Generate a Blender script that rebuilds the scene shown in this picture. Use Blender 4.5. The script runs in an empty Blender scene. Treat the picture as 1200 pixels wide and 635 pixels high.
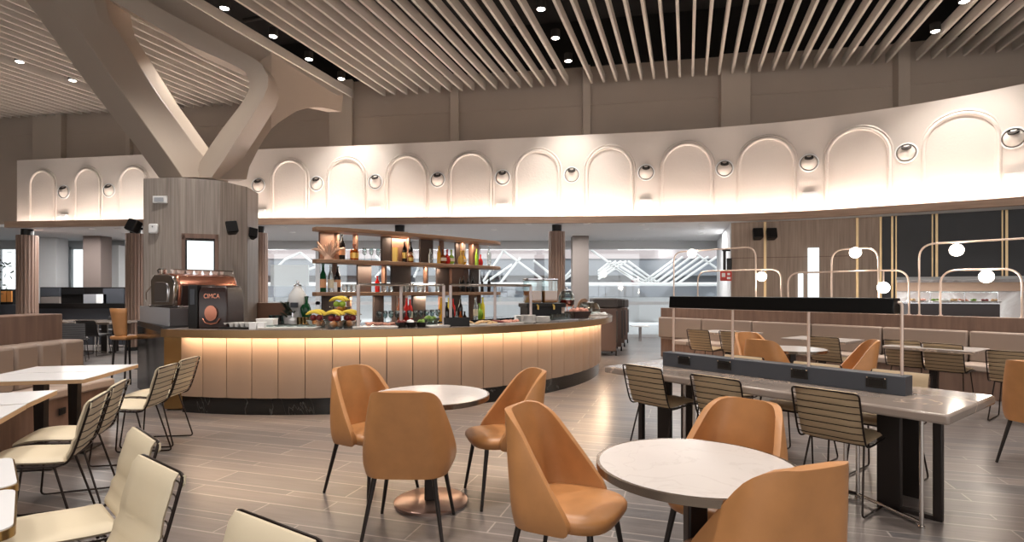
import bpy, bmesh, math, random
from mathutils import Vector, Matrix
random.seed(7)
C = bpy.context.scene.collection
PI = math.pi
H, HOR, F = 1.45, 341.0, 660.0      # camera height, horizon row, focal length in pixels (1200x635)

def P(px, py, z=0.0):
    """point at height z seen at a pixel"""
    Y = (H - z) * F / (py - HOR)
    return Vector(((px - 600) / F * Y, Y, z))
def at(px, Y, z=0.0):
    return Vector(((px - 600) / F * Y, Y, z))
def ray_line(px, A, B):
    """plan point where the viewing direction of a pixel column meets the line AB"""
    t = (px - 600) / F
    ax, ay, bx, by = A[0], A[1], B[0], B[1]
    dx, dy = bx - ax, by - ay
    k = (t * ay - ax) / (dx - t * dy)
    return Vector((ax + k * dx, ay + k * dy, 0))
def ray_poly(px, pts):
    t = (px - 600) / F
    for a, b in zip(pts, pts[1:]):
        fa, fb = a[0] - t * a[1], b[0] - t * b[1]
        if fa * fb <= 0 and fa != fb:
            k = fa / (fa - fb)
            return Vector((a[0] + k * (b[0] - a[0]), a[1] + k * (b[1] - a[1]), 0))
    a, b = (pts[0], pts[1]) if px < 600 else (pts[-2], pts[-1])
    return ray_line(px, a, b)

# ------------------------------------------------------------------ materials
def lin(c):
    return tuple((x / 255 / 12.92 if x / 255 <= .04045 else ((x / 255 + .055) / 1.055) ** 2.4) for x in c)
def mat(name, rgb, rough=.5, metal=0, noise=0, scale=8, bump=0, trans=0, spec=.5, coat=0, stretch=None, alpha=None, emis=0):
    m = bpy.data.materials.new(name); m.use_nodes = True
    nt = m.node_tree; b = nt.nodes['Principled BSDF']
    c = lin(rgb)
    b.inputs['Base Color'].default_value = (*c, 1)
    b.inputs['Roughness'].default_value = rough
    b.inputs['Metallic'].default_value = metal
    b.inputs['Specular IOR Level'].default_value = spec
    b.inputs['Transmission Weight'].default_value = trans
    b.inputs['Coat Weight'].default_value = coat
    if emis:
        b.inputs['Emission Color'].default_value = (*c, 1); b.inputs['Emission Strength'].default_value = emis
    tc = nt.nodes.new('ShaderNodeTexCoord'); mp = nt.nodes.new('ShaderNodeMapping')
    nt.links.new(tc.outputs['Object'], mp.inputs['Vector'])
    if stretch: mp.inputs['Scale'].default_value = stretch
    n = nt.nodes.new('ShaderNodeTexNoise'); n.inputs['Scale'].default_value = scale; n.inputs['Detail'].default_value = 4
    nt.links.new(mp.outputs['Vector'], n.inputs['Vector'])
    if noise:
        r = nt.nodes.new('ShaderNodeMix'); r.data_type = 'RGBA'
        r.inputs[6].default_value = (*[x * (1 - noise) for x in c], 1)
        r.inputs[7].default_value = (*[min(1, x * (1 + noise)) for x in c], 1)
        nt.links.new(n.outputs['Fac'], r.inputs[0]); nt.links.new(r.outputs[2], b.inputs['Base Color'])
    if bump:
        bp = nt.nodes.new('ShaderNodeBump'); bp.inputs['Strength'].default_value = bump; bp.inputs['Distance'].default_value = .01
        nt.links.new(n.outputs['Fac'], bp.inputs['Height']); nt.links.new(bp.outputs['Normal'], b.inputs['Normal'])
    return m
def glow(name, rgb, s):
    m = bpy.data.materials.new(name); m.use_nodes = True
    nt = m.node_tree; nt.nodes.clear()
    e = nt.nodes.new('ShaderNodeEmission'); o = nt.nodes.new('ShaderNodeOutputMaterial')
    e.inputs['Color'].default_value = (*lin(rgb), 1); e.inputs['Strength'].default_value = s
    nt.links.new(e.outputs[0], o.inputs[0]); return m
def pane_mat(name, tint=(235, 240, 242), refl=.08):
    m = bpy.data.materials.new(name); m.use_nodes = True
    nt = m.node_tree; nt.nodes.clear()
    t = nt.nodes.new('ShaderNodeBsdfTransparent'); g = nt.nodes.new('ShaderNodeBsdfGlossy'); mx = nt.nodes.new('ShaderNodeMixShader')
    o = nt.nodes.new('ShaderNodeOutputMaterial'); lw = nt.nodes.new('ShaderNodeLayerWeight'); lw.inputs[0].default_value = .3
    mr = nt.nodes.new('ShaderNodeMapRange'); mr.inputs[3].default_value = refl; mr.inputs[4].default_value = .8
    nt.links.new(lw.outputs['Fresnel'], mr.inputs[0])
    t.inputs[0].default_value = (*lin(tint), 1); g.inputs[1].default_value = .03
    nt.links.new(mr.outputs[0], mx.inputs[0]); nt.links.new(t.outputs[0], mx.inputs[1]); nt.links.new(g.outputs[0], mx.inputs[2])
    nt.links.new(mx.outputs[0], o.inputs[0]); return m
def wood_mat(name, a, b_, scale=(14, 14, .6), rough=.5, groove=0):
    m = mat(name, a, rough); nt = m.node_tree; b = nt.nodes['Principled BSDF']
    tc = nt.nodes.new('ShaderNodeTexCoord'); mp = nt.nodes.new('ShaderNodeMapping'); mp.inputs['Scale'].default_value = scale
    n = nt.nodes.new('ShaderNodeTexNoise'); n.inputs['Scale'].default_value = 2.2; n.inputs['Detail'].default_value = 6
    r = nt.nodes.new('ShaderNodeMix'); r.data_type = 'RGBA'
    cr = nt.nodes.new('ShaderNodeMapRange'); cr.inputs[1].default_value = .35; cr.inputs[2].default_value = .65
    nt.links.new(tc.outputs['Object'], mp.inputs['Vector']); nt.links.new(mp.outputs['Vector'], n.inputs['Vector'])
    nt.links.new(n.outputs['Fac'], cr.inputs[0]); nt.links.new(cr.outputs[0], r.inputs[0])
    r.inputs[6].default_value = (*lin(a), 1); r.inputs[7].default_value = (*lin(b_), 1)
    nt.links.new(r.outputs[2], b.inputs['Base Color']); return m
def marble_mat(name, base, vein, scale=2.0, rough=.15, width=.03, mottled=.15):
    m = mat(name, base, rough); nt = m.node_tree; b = nt.nodes['Principled BSDF']
    tc = nt.nodes.new('ShaderNodeTexCoord')
    n = nt.nodes.new('ShaderNodeTexNoise'); n.inputs['Scale'].default_value = scale; n.inputs['Detail'].default_value = 5; n.inputs['Distortion'].default_value = 1.2
    nt.links.new(tc.outputs['Object'], n.inputs['Vector'])
    s = nt.nodes.new('ShaderNodeMath'); s.operation = 'SUBTRACT'; s.inputs[1].default_value = .5
    ab = nt.nodes.new('ShaderNodeMath'); ab.operation = 'ABSOLUTE'
    mr = nt.nodes.new('ShaderNodeMapRange'); mr.inputs[1].default_value = 0; mr.inputs[2].default_value = width; mr.inputs[3].default_value = 1; mr.inputs[4].default_value = 0
    nt.links.new(n.outputs['Fac'], s.inputs[0]); nt.links.new(s.outputs[0], ab.inputs[0]); nt.links.new(ab.outputs[0], mr.inputs[0])
    n2 = nt.nodes.new('ShaderNodeTexNoise'); n2.inputs['Scale'].default_value = scale * 1.7; nt.links.new(tc.outputs['Object'], n2.inputs['Vector'])
    r0 = nt.nodes.new('ShaderNodeMix'); r0.data_type = 'RGBA'
    c = lin(base); r0.inputs[6].default_value = (*[x * (1 - mottled) for x in c], 1); r0.inputs[7].default_value = (*[min(1, x * (1 + mottled)) for x in c], 1)
    nt.links.new(n2.outputs['Fac'], r0.inputs[0])
    r = nt.nodes.new('ShaderNodeMix'); r.data_type = 'RGBA'; nt.links.new(r0.outputs[2], r.inputs[6]); r.inputs[7].default_value = (*lin(vein), 1)
    nt.links.new(mr.outputs[0], r.inputs[0]); nt.links.new(r.outputs[2], b.inputs['Base Color']); return m
def floor_mat():
    m = mat('floor_tiles', (130, 118, 110), .28); nt = m.node_tree; b = nt.nodes['Principled BSDF']
    tc = nt.nodes.new('ShaderNodeTexCoord'); mp = nt.nodes.new('ShaderNodeMapping'); mp.inputs['Rotation'].default_value = (0, 0, math.radians(17.3))
    br = nt.nodes.new('ShaderNodeTexBrick'); br.offset = .37; br.offset_frequency = 2
    br.inputs['Scale'].default_value = 1; br.inputs['Brick Width'].default_value = 1.15; br.inputs['Row Height'].default_value = .49 / 3
    br.inputs['Mortar Size'].default_value = .0055; br.inputs['Mortar Smooth'].default_value = .1; br.inputs['Bias'].default_value = 0
    br.inputs['Color1'].default_value = (*lin((96, 93, 93)), 1); br.inputs['Color2'].default_value = (*lin((120, 110, 105)), 1)
    br.inputs['Mortar'].default_value = (*lin((156, 147, 141)), 1)
    nt.links.new(tc.outputs['Object'], mp.inputs['Vector'])
    # rows of three different widths that repeat every 0.49 m
    sx = nt.nodes.new('ShaderNodeSeparateXYZ'); cx = nt.nodes.new('ShaderNodeCombineXYZ'); nt.links.new(mp.outputs['Vector'], sx.inputs[0])
    def mth(op, a, b=None):
        n_ = nt.nodes.new('ShaderNodeMath'); n_.operation = op
        for i_, v_ in enumerate((a, b)):
            if v_ is None: continue
            if isinstance(v_, (int, float)): n_.inputs[i_].default_value = v_
            else: nt.links.new(v_, n_.inputs[i_])
        return n_.outputs[0]
    q = mth('DIVIDE', sx.outputs['Y'], .49); fr = mth('FRACT', q); fl = mth('FLOOR', q)
    fc = nt.nodes.new('ShaderNodeFloatCurve'); cu = fc.mapping.curves[0]
    cu.points.new(.5, .33333); cu.points.new(.83, .66667)
    for p_ in cu.points: p_.handle_type = 'VECTOR'
    fc.mapping.update(); nt.links.new(fr, fc.inputs['Value'])
    yy = mth('MULTIPLY', mth('ADD', fl, fc.outputs[0]), .49)
    nt.links.new(sx.outputs['X'], cx.inputs[0]); nt.links.new(yy, cx.inputs[1]); nt.links.new(cx.outputs[0], br.inputs['Vector'])
    mp2 = nt.nodes.new('ShaderNodeMapping'); mp2.inputs['Scale'].default_value = (1, 9, 1); nt.links.new(mp.outputs['Vector'], mp2.inputs['Vector'])
    n = nt.nodes.new('ShaderNodeTexNoise'); n.inputs['Scale'].default_value = 2.5; n.inputs['Detail'].default_value = 6; nt.links.new(mp2.outputs['Vector'], n.inputs['Vector'])
    mr = nt.nodes.new('ShaderNodeMapRange'); mr.inputs[1].default_value = .3; mr.inputs[2].default_value = .7; mr.inputs[3].default_value = .84; mr.inputs[4].default_value = 1.12
    nt.links.new(n.outputs['Fac'], mr.inputs[0])
    mu = nt.nodes.new('ShaderNodeVectorMath'); mu.operation = 'SCALE'
    nt.links.new(br.outputs['Color'], mu.inputs[0]); nt.links.new(mr.outputs[0], mu.inputs['Scale'])
    nt.links.new(mu.outputs[0], b.inputs['Base Color'])
    bp = nt.nodes.new('ShaderNodeBump'); bp.inputs['Strength'].default_value = .25; bp.inputs['Distance'].default_value = .004
    nt.links.new(n.outputs['Fac'], bp.inputs['Height']); nt.links.new(bp.outputs['Normal'], b.inputs['Normal'])
    return m
M = dict(
    floor=floor_mat(),
    slat=mat('slat_beige', (190, 181, 171), .7),
    void=mat('ceiling_black', (26, 22, 20), .9),
    duct=mat('duct_dark', (44, 38, 34), .8),
    upper=mat('upper_wall_taupe', (186, 171, 157), .85, noise=.05, scale=2),
    pil=mat('pilaster_taupe', (196, 182, 168), .8),
    band=mat('plaster_white', (226, 216, 208), .8, bump=.15, scale=60),
    rough=mat('plaster_rough', (226, 216, 208), .85, bump=.5, scale=22),
    lip=wood_mat('lip_wood', (150, 122, 104), (168, 140, 120), (1, 1, 14)),
    shade_white=mat('soffit_white', (225, 226, 228), .8),
    col_wood=wood_mat('column_wood', (140, 129, 121), (168, 157, 148), (16, 16, .5)),
    col_frame=wood_mat('column_recess_wood', (120, 96, 84), (140, 112, 98)),
    strut=mat('strut_beige', (182, 166, 151), .45, noise=.04, scale=1.5),
    wallwood=wood_mat('wall_wood', (146, 126, 112), (168, 147, 131), (12, 12, .5)),
    navy=mat('dark_panel', (62, 64, 68), .6, noise=.08, scale=3),
    brass=mat('brass_strip', (226, 196, 150), .35, metal=.6),
    boothwood=wood_mat('booth_wood', (112, 88, 76), (128, 102, 88), (8, 8, .7)),
    boothpad=mat('booth_leather', (146, 128, 116), .5, noise=.06, scale=3, bump=.1),
    boothseat=mat('booth_seat', (172, 154, 142), .5),
    dark=mat('black_metal', (22, 20, 20), .4, metal=.3),
    rod=mat('chair_rod', (38, 28, 24), .3, metal=.6),
    leg=mat('dark_leg', (40, 33, 30), .45, metal=.3),
    chrome=mat('chrome', (205, 198, 192), .12, metal=1),
    pipe=mat('arch_pipe', (226, 204, 190), .35, metal=.5),
    leather=mat('tan_leather', (184, 129, 80), .4, noise=.22, scale=9, bump=.1),
    padtaupe=mat('taupe_pad', (182, 158, 126), .6, noise=.05, scale=4),
    padbeige=mat('beige_pad', (206, 192, 166), .55, noise=.04, scale=4),
    padgrey=mat('grey_pad', (120, 120, 122), .6),
    padblack=mat('black_pad', (44, 42, 42), .6),
    stone=marble_mat('pale_stone', (205, 197, 192), (199, 190, 185), 3, .2, .015, .04),
    greystone=marble_mat('grey_marble', (150, 136, 126), (205, 180, 160), 1.6, .12, .012, .25),
    blackmarble=marble_mat('black_marble', (26, 26, 26), (84, 84, 82), 1.1, .12, .004, .4),
    whitetop=mat('white_top', (228, 227, 228), .22),
    woodedge=mat('wood_edge', (196, 160, 122), .5),
    brassedge=mat('brass_edge', (178, 148, 100), .25, metal=1),
    goldband=mat('gold_band', (176, 146, 108), .3, metal=.85, noise=.1, scale=2),
    barpanel=mat('bar_upholstery', (154, 131, 114), .45, noise=.04, scale=1.5),
    boxgrey=mat('powder_grey', (70, 73, 80), .5, metal=.2),
    hoodblack=mat('hood_black', (12, 11, 11), .3, spec=.25),
    sock=mat('socket_black', (20, 20, 22), .3),
    flutewood=wood_mat('flute_wood', (140, 112, 98), (165, 140, 126), (20, 20, .5)),
    colgrey=mat('column_grey', (126, 117, 112), .7),
    wallgrey=mat('wall_grey', (218, 219, 221), .7),
    wallbrown=mat('wall_brown', (112, 100, 95), .7),
    frame=mat('window_frame', (182, 184, 186), .5),
    pane=pane_mat('window_glass'),
    glass=pane_mat('clear_glass', (225, 235, 235), .12),
    outground=mat('out_ground', (226, 226, 228), .9),
    facade=mat('facade_grey', (132, 136, 144), .8, noise=.05),
    facadered=mat('facade_pink', (205, 190, 190), .8),
    white=mat('gloss_white', (240, 240, 240), .3),
    plate=mat('ceramic', (236, 232, 228), .25),
    shelfwood=wood_mat('shelf_wood', (134, 100, 76), (156, 120, 92), (1.2, 1.2, 20)),
    shelfdark=mat('shelf_panel_dark', (74, 62, 58), .5),
    shelfbrown=mat('shelf_panel_brown', (120, 88, 72), .5),
    gdark=mat('bottle_dark', (26, 20, 18), .1), ggreen=mat('bottle_green', (20, 70, 40), .1),
    gamber=mat('bottle_amber', (150, 70, 20), .1, trans=.3), gyellow=mat('bottle_yellow', (222, 166, 50), .15, trans=.2),
    gred=mat('bottle_red', (190, 30, 24), .15), gclear=mat('bottle_clear', (225, 232, 232), .08, trans=.8),
    glime=mat('bottle_lime', (150, 190, 60), .2, trans=.2), glemon=mat('bottle_lemon', (232, 214, 70), .2),
    paper=mat('paper_label', (228, 214, 186), .7), paperorange=mat('label_orange', (206, 150, 110), .7),
    gold=mat('gold_foil', (206, 170, 90), .3, metal=.6), coral=mat('coral', (196, 160, 138), .7),
    banana=mat('banana', (226, 196, 70), .5), orange=mat('orange_peel', (228, 120, 30), .55, bump=.2, scale=60),
    apple=mat('apple_red', (110, 30, 36), .3, noise=.3), appleg=mat('apple_green', (150, 180, 60), .35),
    juice=mat('juice', (226, 140, 60), .3), punch=mat('punch', (190, 30, 16), .25),
    salmon=mat('cold_cuts', (214, 150, 130), .6, noise=.4, scale=40), salad=mat('salad', (120, 150, 60), .6, noise=.5, scale=40),
    berry=mat('berries', (120, 36, 30), .5, noise=.5, scale=40), bread=mat('bread', (214, 176, 130), .7, noise=.2, scale=20),
    copper=mat('copper', (206, 140, 116), .22, metal=.9), steel=mat('steel', (200, 200, 204), .18, metal=1),
    darkbrown=mat('machine_brown', (52, 38, 36), .25), silverpaint=mat('silver_panel', (176, 178, 184), .35, metal=.4),
    redsign=mat('sign_red', (200, 60, 50), .5), leaf=mat('leaf', (50, 60, 46), .6),
    sofa=mat('lounge_dark', (66, 60, 58), .55), sofabrown=mat('lounge_brown', (96, 76, 68), .5),
    mural=marble_mat('kitchen_marble', (196, 190, 188), (236, 236, 236), 1.2, .3, .12, .15),
    orangeboard=mat('orange_board', (214, 140, 70), .6),
    led=glow('led_warm', (255, 220, 182), 22), ledband=glow('led_band', (255, 234, 218), 24),
    steelsoft=mat('brushed_steel', (190, 176, 172), .4, metal=.7),
    orangeboardpale=mat('pale_wood_band', (206, 176, 152), .5),
    rim=mat('table_rim', (150, 136, 122), .22, metal=.9),
    basedisc=mat('brushed_base', (196, 170, 158), .3, metal=.9),
    globe=glow('globe_glow', (255, 240, 222), 9), spot=glow('downlight_glow', (255, 244, 230), 12),
    screen=glow('screen_glow', (232, 242, 244), 1.1),
)
def slotmat(*names): return [M[n] for n in names]

# ------------------------------------------------------------------ mesh builder
class MB:
    def __init__(s): s.v = []; s.f = []; s.mi = []; s.cur = 0
    def add(s, vs, fs):
        n = len(s.v); s.v += [tuple(v) for v in vs]; s.f += [tuple(i + n for i in f) for f in fs]; s.mi += [s.cur] * len(fs); return s
    def box(s, x0, y0, z0, x1, y1, z1):
        vs = [(x, y, z) for z in (z0, z1) for y in (y0, y1) for x in (x0, x1)]
        return s.add(vs, [(0, 2, 3, 1), (4, 5, 7, 6), (0, 1, 5, 4), (2, 6, 7, 3), (0, 4, 6, 2), (1, 3, 7, 5)])
    def prism(s, pts, z0, z1):
        """vertical prism over a plan polygon; z0 and z1 may be lists"""
        n = len(pts); a = z0 if isinstance(z0, (list, tuple)) else [z0] * n; b = z1 if isinstance(z1, (list, tuple)) else [z1] * n
        vs = [(p[0], p[1], a[i]) for i, p in enumerate(pts)] + [(p[0], p[1], b[i]) for i, p in enumerate(pts)]
        ar = sum(pts[i][0] * pts[(i + 1) % n][1] - pts[(i + 1) % n][0] * pts[i][1] for i in range(n))
        fs = [tuple(range(n - 1, -1, -1)), tuple(range(n, 2 * n))] + [(i, (i + 1) % n, n + (i + 1) % n, n + i) for i in range(n)]
        if ar < 0: fs = [tuple(reversed(f)) for f in fs]
        return s.add(vs, fs)
    def loft(s, secs, cap=True, closed=True):
        n = len(secs[0]); vs = [p for sec in secs for p in sec]; fs = []
        for k in range(len(secs) - 1):
            for i in range(n if closed else n - 1):
                j = (i + 1) % n; fs.append((k * n + i, k * n + j, (k + 1) * n + j, (k + 1) * n + i))
        if cap and closed: fs += [tuple(range(n - 1, -1, -1)), tuple((len(secs) - 1) * n + i for i in range(n))]
        return s.add(vs, fs)
    def tube(s, path, r, n=8, closed=False, cap=True):
        path = [Vector(p) for p in path]; rs = r if isinstance(r, (list, tuple)) else [r] * len(path)
        secs = []; up = None
        m = len(path)
        for i, p in enumerate(path):
            a = path[(i - 1) % m] if (i or closed) else p; b = path[(i + 1) % m] if (i < m - 1 or closed) else p
            t = (b - a).normalized() if (b - a).length > 1e-9 else Vector((0, 0, 1))
            if up is None: up = Vector((0, 0, 1)) if abs(t.z) < .9 else Vector((1, 0, 0))
            e1 = (up - t * up.dot(t)).normalized(); e2 = t.cross(e1); up = e1
            secs.append([p + (e1 * math.cos(2 * PI * k / n) + e2 * math.sin(2 * PI * k / n)) * rs[i] for k in range(n)])
        if closed: secs.append(secs[0]); cap = False
        return s.loft(secs, cap)
    def lathe(s, prof, n=20, c=(0, 0, 0)):
        secs = [[(c[0] + r * math.cos(2 * PI * k / n), c[1] + r * math.sin(2 * PI * k / n), c[2] + z) for k in range(n)] for r, z in prof]
        return s.loft(secs)
    def ball(s, c, r, n=12, sq=(1, 1, 1)):
        secs = []
        for i in range(1, n // 2 + 1):
            th = PI * (i - .5) / (n // 2)
            secs.append([(c[0] + sq[0] * r * math.sin(th) * math.cos(2 * PI * k / n), c[1] + sq[1] * r * math.sin(th) * math.sin(2 * PI * k / n), c[2] - sq[2] * r * math.cos(th)) for k in range(n)])
        return s.loft(secs)
    def grid(s, fn, nu, nv):
        vs = [fn(i / nu, j / nv) for j in range(nv + 1) for i in range(nu + 1)]
        return s.add(vs, [(j * (nu + 1) + i, j * (nu + 1) + i + 1, (j + 1) * (nu + 1) + i + 1, (j + 1) * (nu + 1) + i) for j in range(nv) for i in range(nu)])
    def xf(s, m, start=0):
        s.v[start:] = [tuple(m @ Vector(v)) for v in s.v[start:]]; return s
    def build(s, name, m, parent=None, smooth=True, bevel=0, sub=0, solid=0, loc=None, ang=35):
        me = bpy.data.meshes.new(name); me.from_pydata(s.v, [], s.f)
        for mm in (m if isinstance(m, list) else [m]): me.materials.append(mm)
        if isinstance(m, list): me.polygons.foreach_set('material_index', s.mi)
        bm = bmesh.new(); bm.from_mesh(me); bmesh.ops.remove_doubles(bm, verts=bm.verts, dist=1e-5)
        bmesh.ops.recalc_face_normals(bm, faces=bm.faces); bm.to_mesh(me); bm.free()
        if smooth:
            me.polygons.foreach_set('use_smooth', [True] * len(me.polygons)); me.set_sharp_from_angle(angle=math.radians(ang))
        o = bpy.data.objects.new(name, me); C.objects.link(o)
        if parent: o.parent = parent
        if loc: o.location = loc
        if solid:
            d = o.modifiers.new('solid', 'SOLIDIFY'); d.thickness = solid; d.offset = -1
        if bevel:
            d = o.modifiers.new('bevel', 'BEVEL'); d.width = bevel; d.segments = 2; d.limit_method = 'ANGLE'
        if sub:
            d = o.modifiers.new('sub', 'SUBSURF'); d.levels = sub; d.render_levels = sub
        return o
def tag(o, label=None, cat=None, group=None, kind=None):
    if label: o['label'] = label
    if cat: o['category'] = cat
    if group: o['group'] = group
    if kind: o['kind'] = kind
    return o
def empty(name, loc=(0, 0, 0), rz=0):
    o = bpy.data.objects.new(name, None); C.objects.link(o); o.location = loc; o.rotation_euler = (0, 0, rz); o.empty_display_size = .1; return o
KIDS = {}
def copy_tree(o, parent=None):
    c = o.copy(); C.objects.link(c)
    if parent: c.parent = parent
    for ch in list(o.children): copy_tree(ch, c)
    return c
def struct(o): o['kind'] = 'structure'; return o
def ang(f): return math.atan2(f[1], f[0]) - PI / 2      # rotation that turns local +Y to direction f
def place(o, xy, f=None, z=0):
    o.location = (xy[0], xy[1], z)
    if f is not None: o.rotation_euler = (0, 0, ang(f))
    return o
def catmull(pts, k=8):
    pts = [Vector(p) for p in pts]; out = []
    for i in range(len(pts) - 1):
        p0 = pts[max(i - 1, 0)]; p1 = pts[i]; p2 = pts[i + 1]; p3 = pts[min(i + 2, len(pts) - 1)]
        for j in range(k):
            t = j / k
            out.append(.5 * ((2 * p1) + (-p0 + p2) * t + (2 * p0 - 5 * p1 + 4 * p2 - p3) * t * t + (-p0 + 3 * p1 - 3 * p2 + p3) * t ** 3))
    out.append(pts[-1]); return out
def round_path(pts, r, n=5):
    """polyline with its inner corners rounded"""
    pts = [Vector(p) for p in pts]; out = [pts[0]]
    for a, b, c in zip(pts, pts[1:], pts[2:]):
        u = (a - b); v = (c - b); rr = min(r, u.length * .49, v.length * .49); p = b + u.normalized() * rr; q = b + v.normalized() * rr
        for i in range(n + 1):
            t = i / n; out.append(p * (1 - t) ** 2 + b * 2 * t * (1 - t) + q * t * t)
    out.append(pts[-1]); return out
def area(name, loc, size, energy, color, rot=(0, 0, 0)):
    l = bpy.data.lights.new(name, 'AREA'); l.shape = 'RECTANGLE'; l.size, l.size_y = size; l.energy = energy; l.color = color
    o = bpy.data.objects.new(name, l); C.objects.link(o); o.location = loc; o.rotation_euler = rot; return o
# ------------------------------------------------------------------ camera, world
cam = bpy.data.cameras.new('camera'); co = bpy.data.objects.new('camera', cam); C.objects.link(co)
cam.sensor_fit = 'HORIZONTAL'; cam.sensor_width = 36; cam.lens = 36 * F / 1200; cam.shift_y = (HOR - 317.5) / 1200
co.location = (0, 0, H); co.rotation_euler = (PI / 2, 0, 0); cam.clip_end = 200
sc = bpy.context.scene; sc.camera = co
sc.view_settings.view_transform = 'Standard'; sc.view_settings.look = 'None'; sc.view_settings.gamma = 1; sc.view_settings.use_curve_mapping = False
sc.view_settings.exposure = 0.55
w = bpy.data.worlds.new('world'); sc.world = w; w.use_nodes = True
bg = w.node_tree.nodes['Background']; bg.inputs[0].default_value = (1, .98, .955, 1); bg.inputs[1].default_value = 1.5

sun = bpy.data.lights.new('sun', 'SUN'); sun.energy = 3.2; sun.angle = .05; sun.color = (1, .98, .95)
so = bpy.data.objects.new('sun', sun); C.objects.link(so); so.rotation_euler = Vector((.25, .5, -.866)).to_track_quat('-Z', 'Y').to_euler()
SD = Vector((.297, .955, 0))      # direction of the ceiling slats
# plan curves
UP = [at(px, Y + .25) for px, Y in ((-160, 18.0), (0, 17.2), (130, 16.6), (290, 15.9), (410, 15.3), (665, 14.35), (812, 13.75), (1048, 12.9), (1200, 12.2), (1330, 11.6))]
BAND = catmull([at(px, Y) for px, Y in ((20, 16.6), (165, 15.9), (305, 15.3), (430, 14.85), (560, 14.35), (680, 13.9), (780, 13.55), (860, 13.15), (950, 12.6), (1050, 11.8), (1130, 11.1), (1200, 10.46), (1290, 9.7))], 6)
LIP = catmull([at(px, Y) for px, Y in ((5, 13.75), (150, 13.35), (290, 13.13), (460, 12.98), (600, 12.85), (740, 12.7), (860, 12.4), (950, 11.9), (1050, 11.15), (1130, 10.6), (1200, 10.12), (1290, 9.5))], 6)
LIPZ = 3.0

def off(curve, d):
    """curve moved sideways, + is away from the camera"""
    out = []
    for i, p in enumerate(curve):
        a = curve[max(i - 1, 0)]; b = curve[min(i + 1, len(curve) - 1)]; t = (b - a).normalized()
        out.append(p + Vector((-t.y, t.x, 0)) * d)
    return out
# floor, roof
struct(MB().box(-30, -6, -.1, 30, 17.9, 0).build('floor', M['floor']))
struct(MB().box(-30, -6.2, 8.4, 30, 20, 8.6).build('ceiling', M['void']))
struct(MB().box(-30, -6.2, 0, 30, -6, .0 + 1.0).box(-30, -6.2, 4.2, 30, -6, 8.5).build('wall_rear_unseen', M['upper'], smooth=False))  # unseen wall with an open strip, added to limit daylight from behind
struct(MB().box(-21.2, -6, 0, -21, 17.9, 8.5).build('wall_left_unseen', M['upper'], smooth=False))  # unseen side wall, added to cut sky light from the open side
struct(MB().box(16, -6, 0, 16.2, 17.9, 8.5).build('wall_right_unseen', M['upper'], smooth=False))  # unseen side wall, added to close off the other open side's light
# upper wall
b = MB(); o2 = off(UP, .3)
b.loft([[(p.x, p.y, 3.1), (q.x, q.y, 3.1), (q.x, q.y, 7.22), (p.x, p.y, 7.22)] for p, q in zip(UP, o2)])
struct(b.build('wall_upper', M['upper'], smooth=False))
b = MB(); b.loft([[(p.x, p.y, 7.22), (q.x, q.y, 7.22), (q.x, q.y, 8.5), (p.x, p.y, 8.5)] for p, q in zip(off(UP, -.05), o2)])
struct(b.build('wall_void', M['void'], smooth=False))
b = MB(); b.loft([[(p.x, p.y, 6.22), (q.x, q.y, 6.22), (q.x, q.y, 6.25), (p.x, p.y, 6.25)] for p, q in zip(off(UP, -.02), off(UP, .02))])
struct(b.build('trim_1', M['upper'], smooth=False))
k = 2
for a, c, dp in ((45, 78, .22), (151, 156, .15), (388, 415, .2), (528, 538, .14), (682, 691, .14), (842, 876, .18), (1046, 1060, .2)):
    p, q = ray_poly(a, UP), ray_poly(c, UP); n = Vector((0, -dp, 0))
    struct(MB().prism([p, q, q + n, p + n], 3.1, 7.22).build('trim_%d' % k, M['pil'], smooth=False, bevel=.01)); k += 1
# white band wall
def bandtop(i): return 5.3
b = MB(); o2 = off(BAND, .22)
b.loft([[(p.x, p.y, 3.05), (q.x, q.y, 3.05), (q.x, q.y, 5.3), (p.x, p.y, 5.3)] for p, q in zip(BAND, o2)])
struct(b.build('wall_band', M['band'], ang=50))
# soffit slab from the lip to the windows, lip board
b = MB(); zz = LIPZ + .02
bk = [at(px, 17.9) for px in (-120, 80, 200, 330, 440, 600, 760, 880, 1010, 1150, 1290)]
pts = [Vector((p.x, p.y, 0)) for p in off(LIP, .03)]
poly = pts + [Vector((22, 9.5, 0)), Vector((22, 17.9, 0)), Vector((-24, 17.9, 0)), Vector((-24, 14.2, 0))]
b.prism(poly, zz, zz + .06); struct(b.build('ceiling_soffit', M['shade_white'], smooth=False))
b = MB(); o2 = off(LIP, .12)
b.loft([[(p.x, p.y, LIPZ), (q.x, q.y, LIPZ), (q.x, q.y, LIPZ + .15), (p.x, p.y, LIPZ + .15)] for p, q in zip(LIP, o2)])
struct(b.build('trim_lip', M['lip'], ang=50))
# led strip at the foot of the band wall (standing on the shelf)
b = MB(); s0, s1 = off(BAND, -.30), off(BAND, -.36)
sel = list(zip(s0, s1))
b.loft([[(p.x, p.y, 3.10), (q.x, q.y, 3.10), (q.x, q.y, 3.14), (p.x, p.y, 3.14)] for p, q in sel])
ledo = b.build('led_strip', M['ledband'], smooth=False)
tag(ledo, 'warm white light strip along the foot of the arched white wall', 'light strip')
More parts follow.
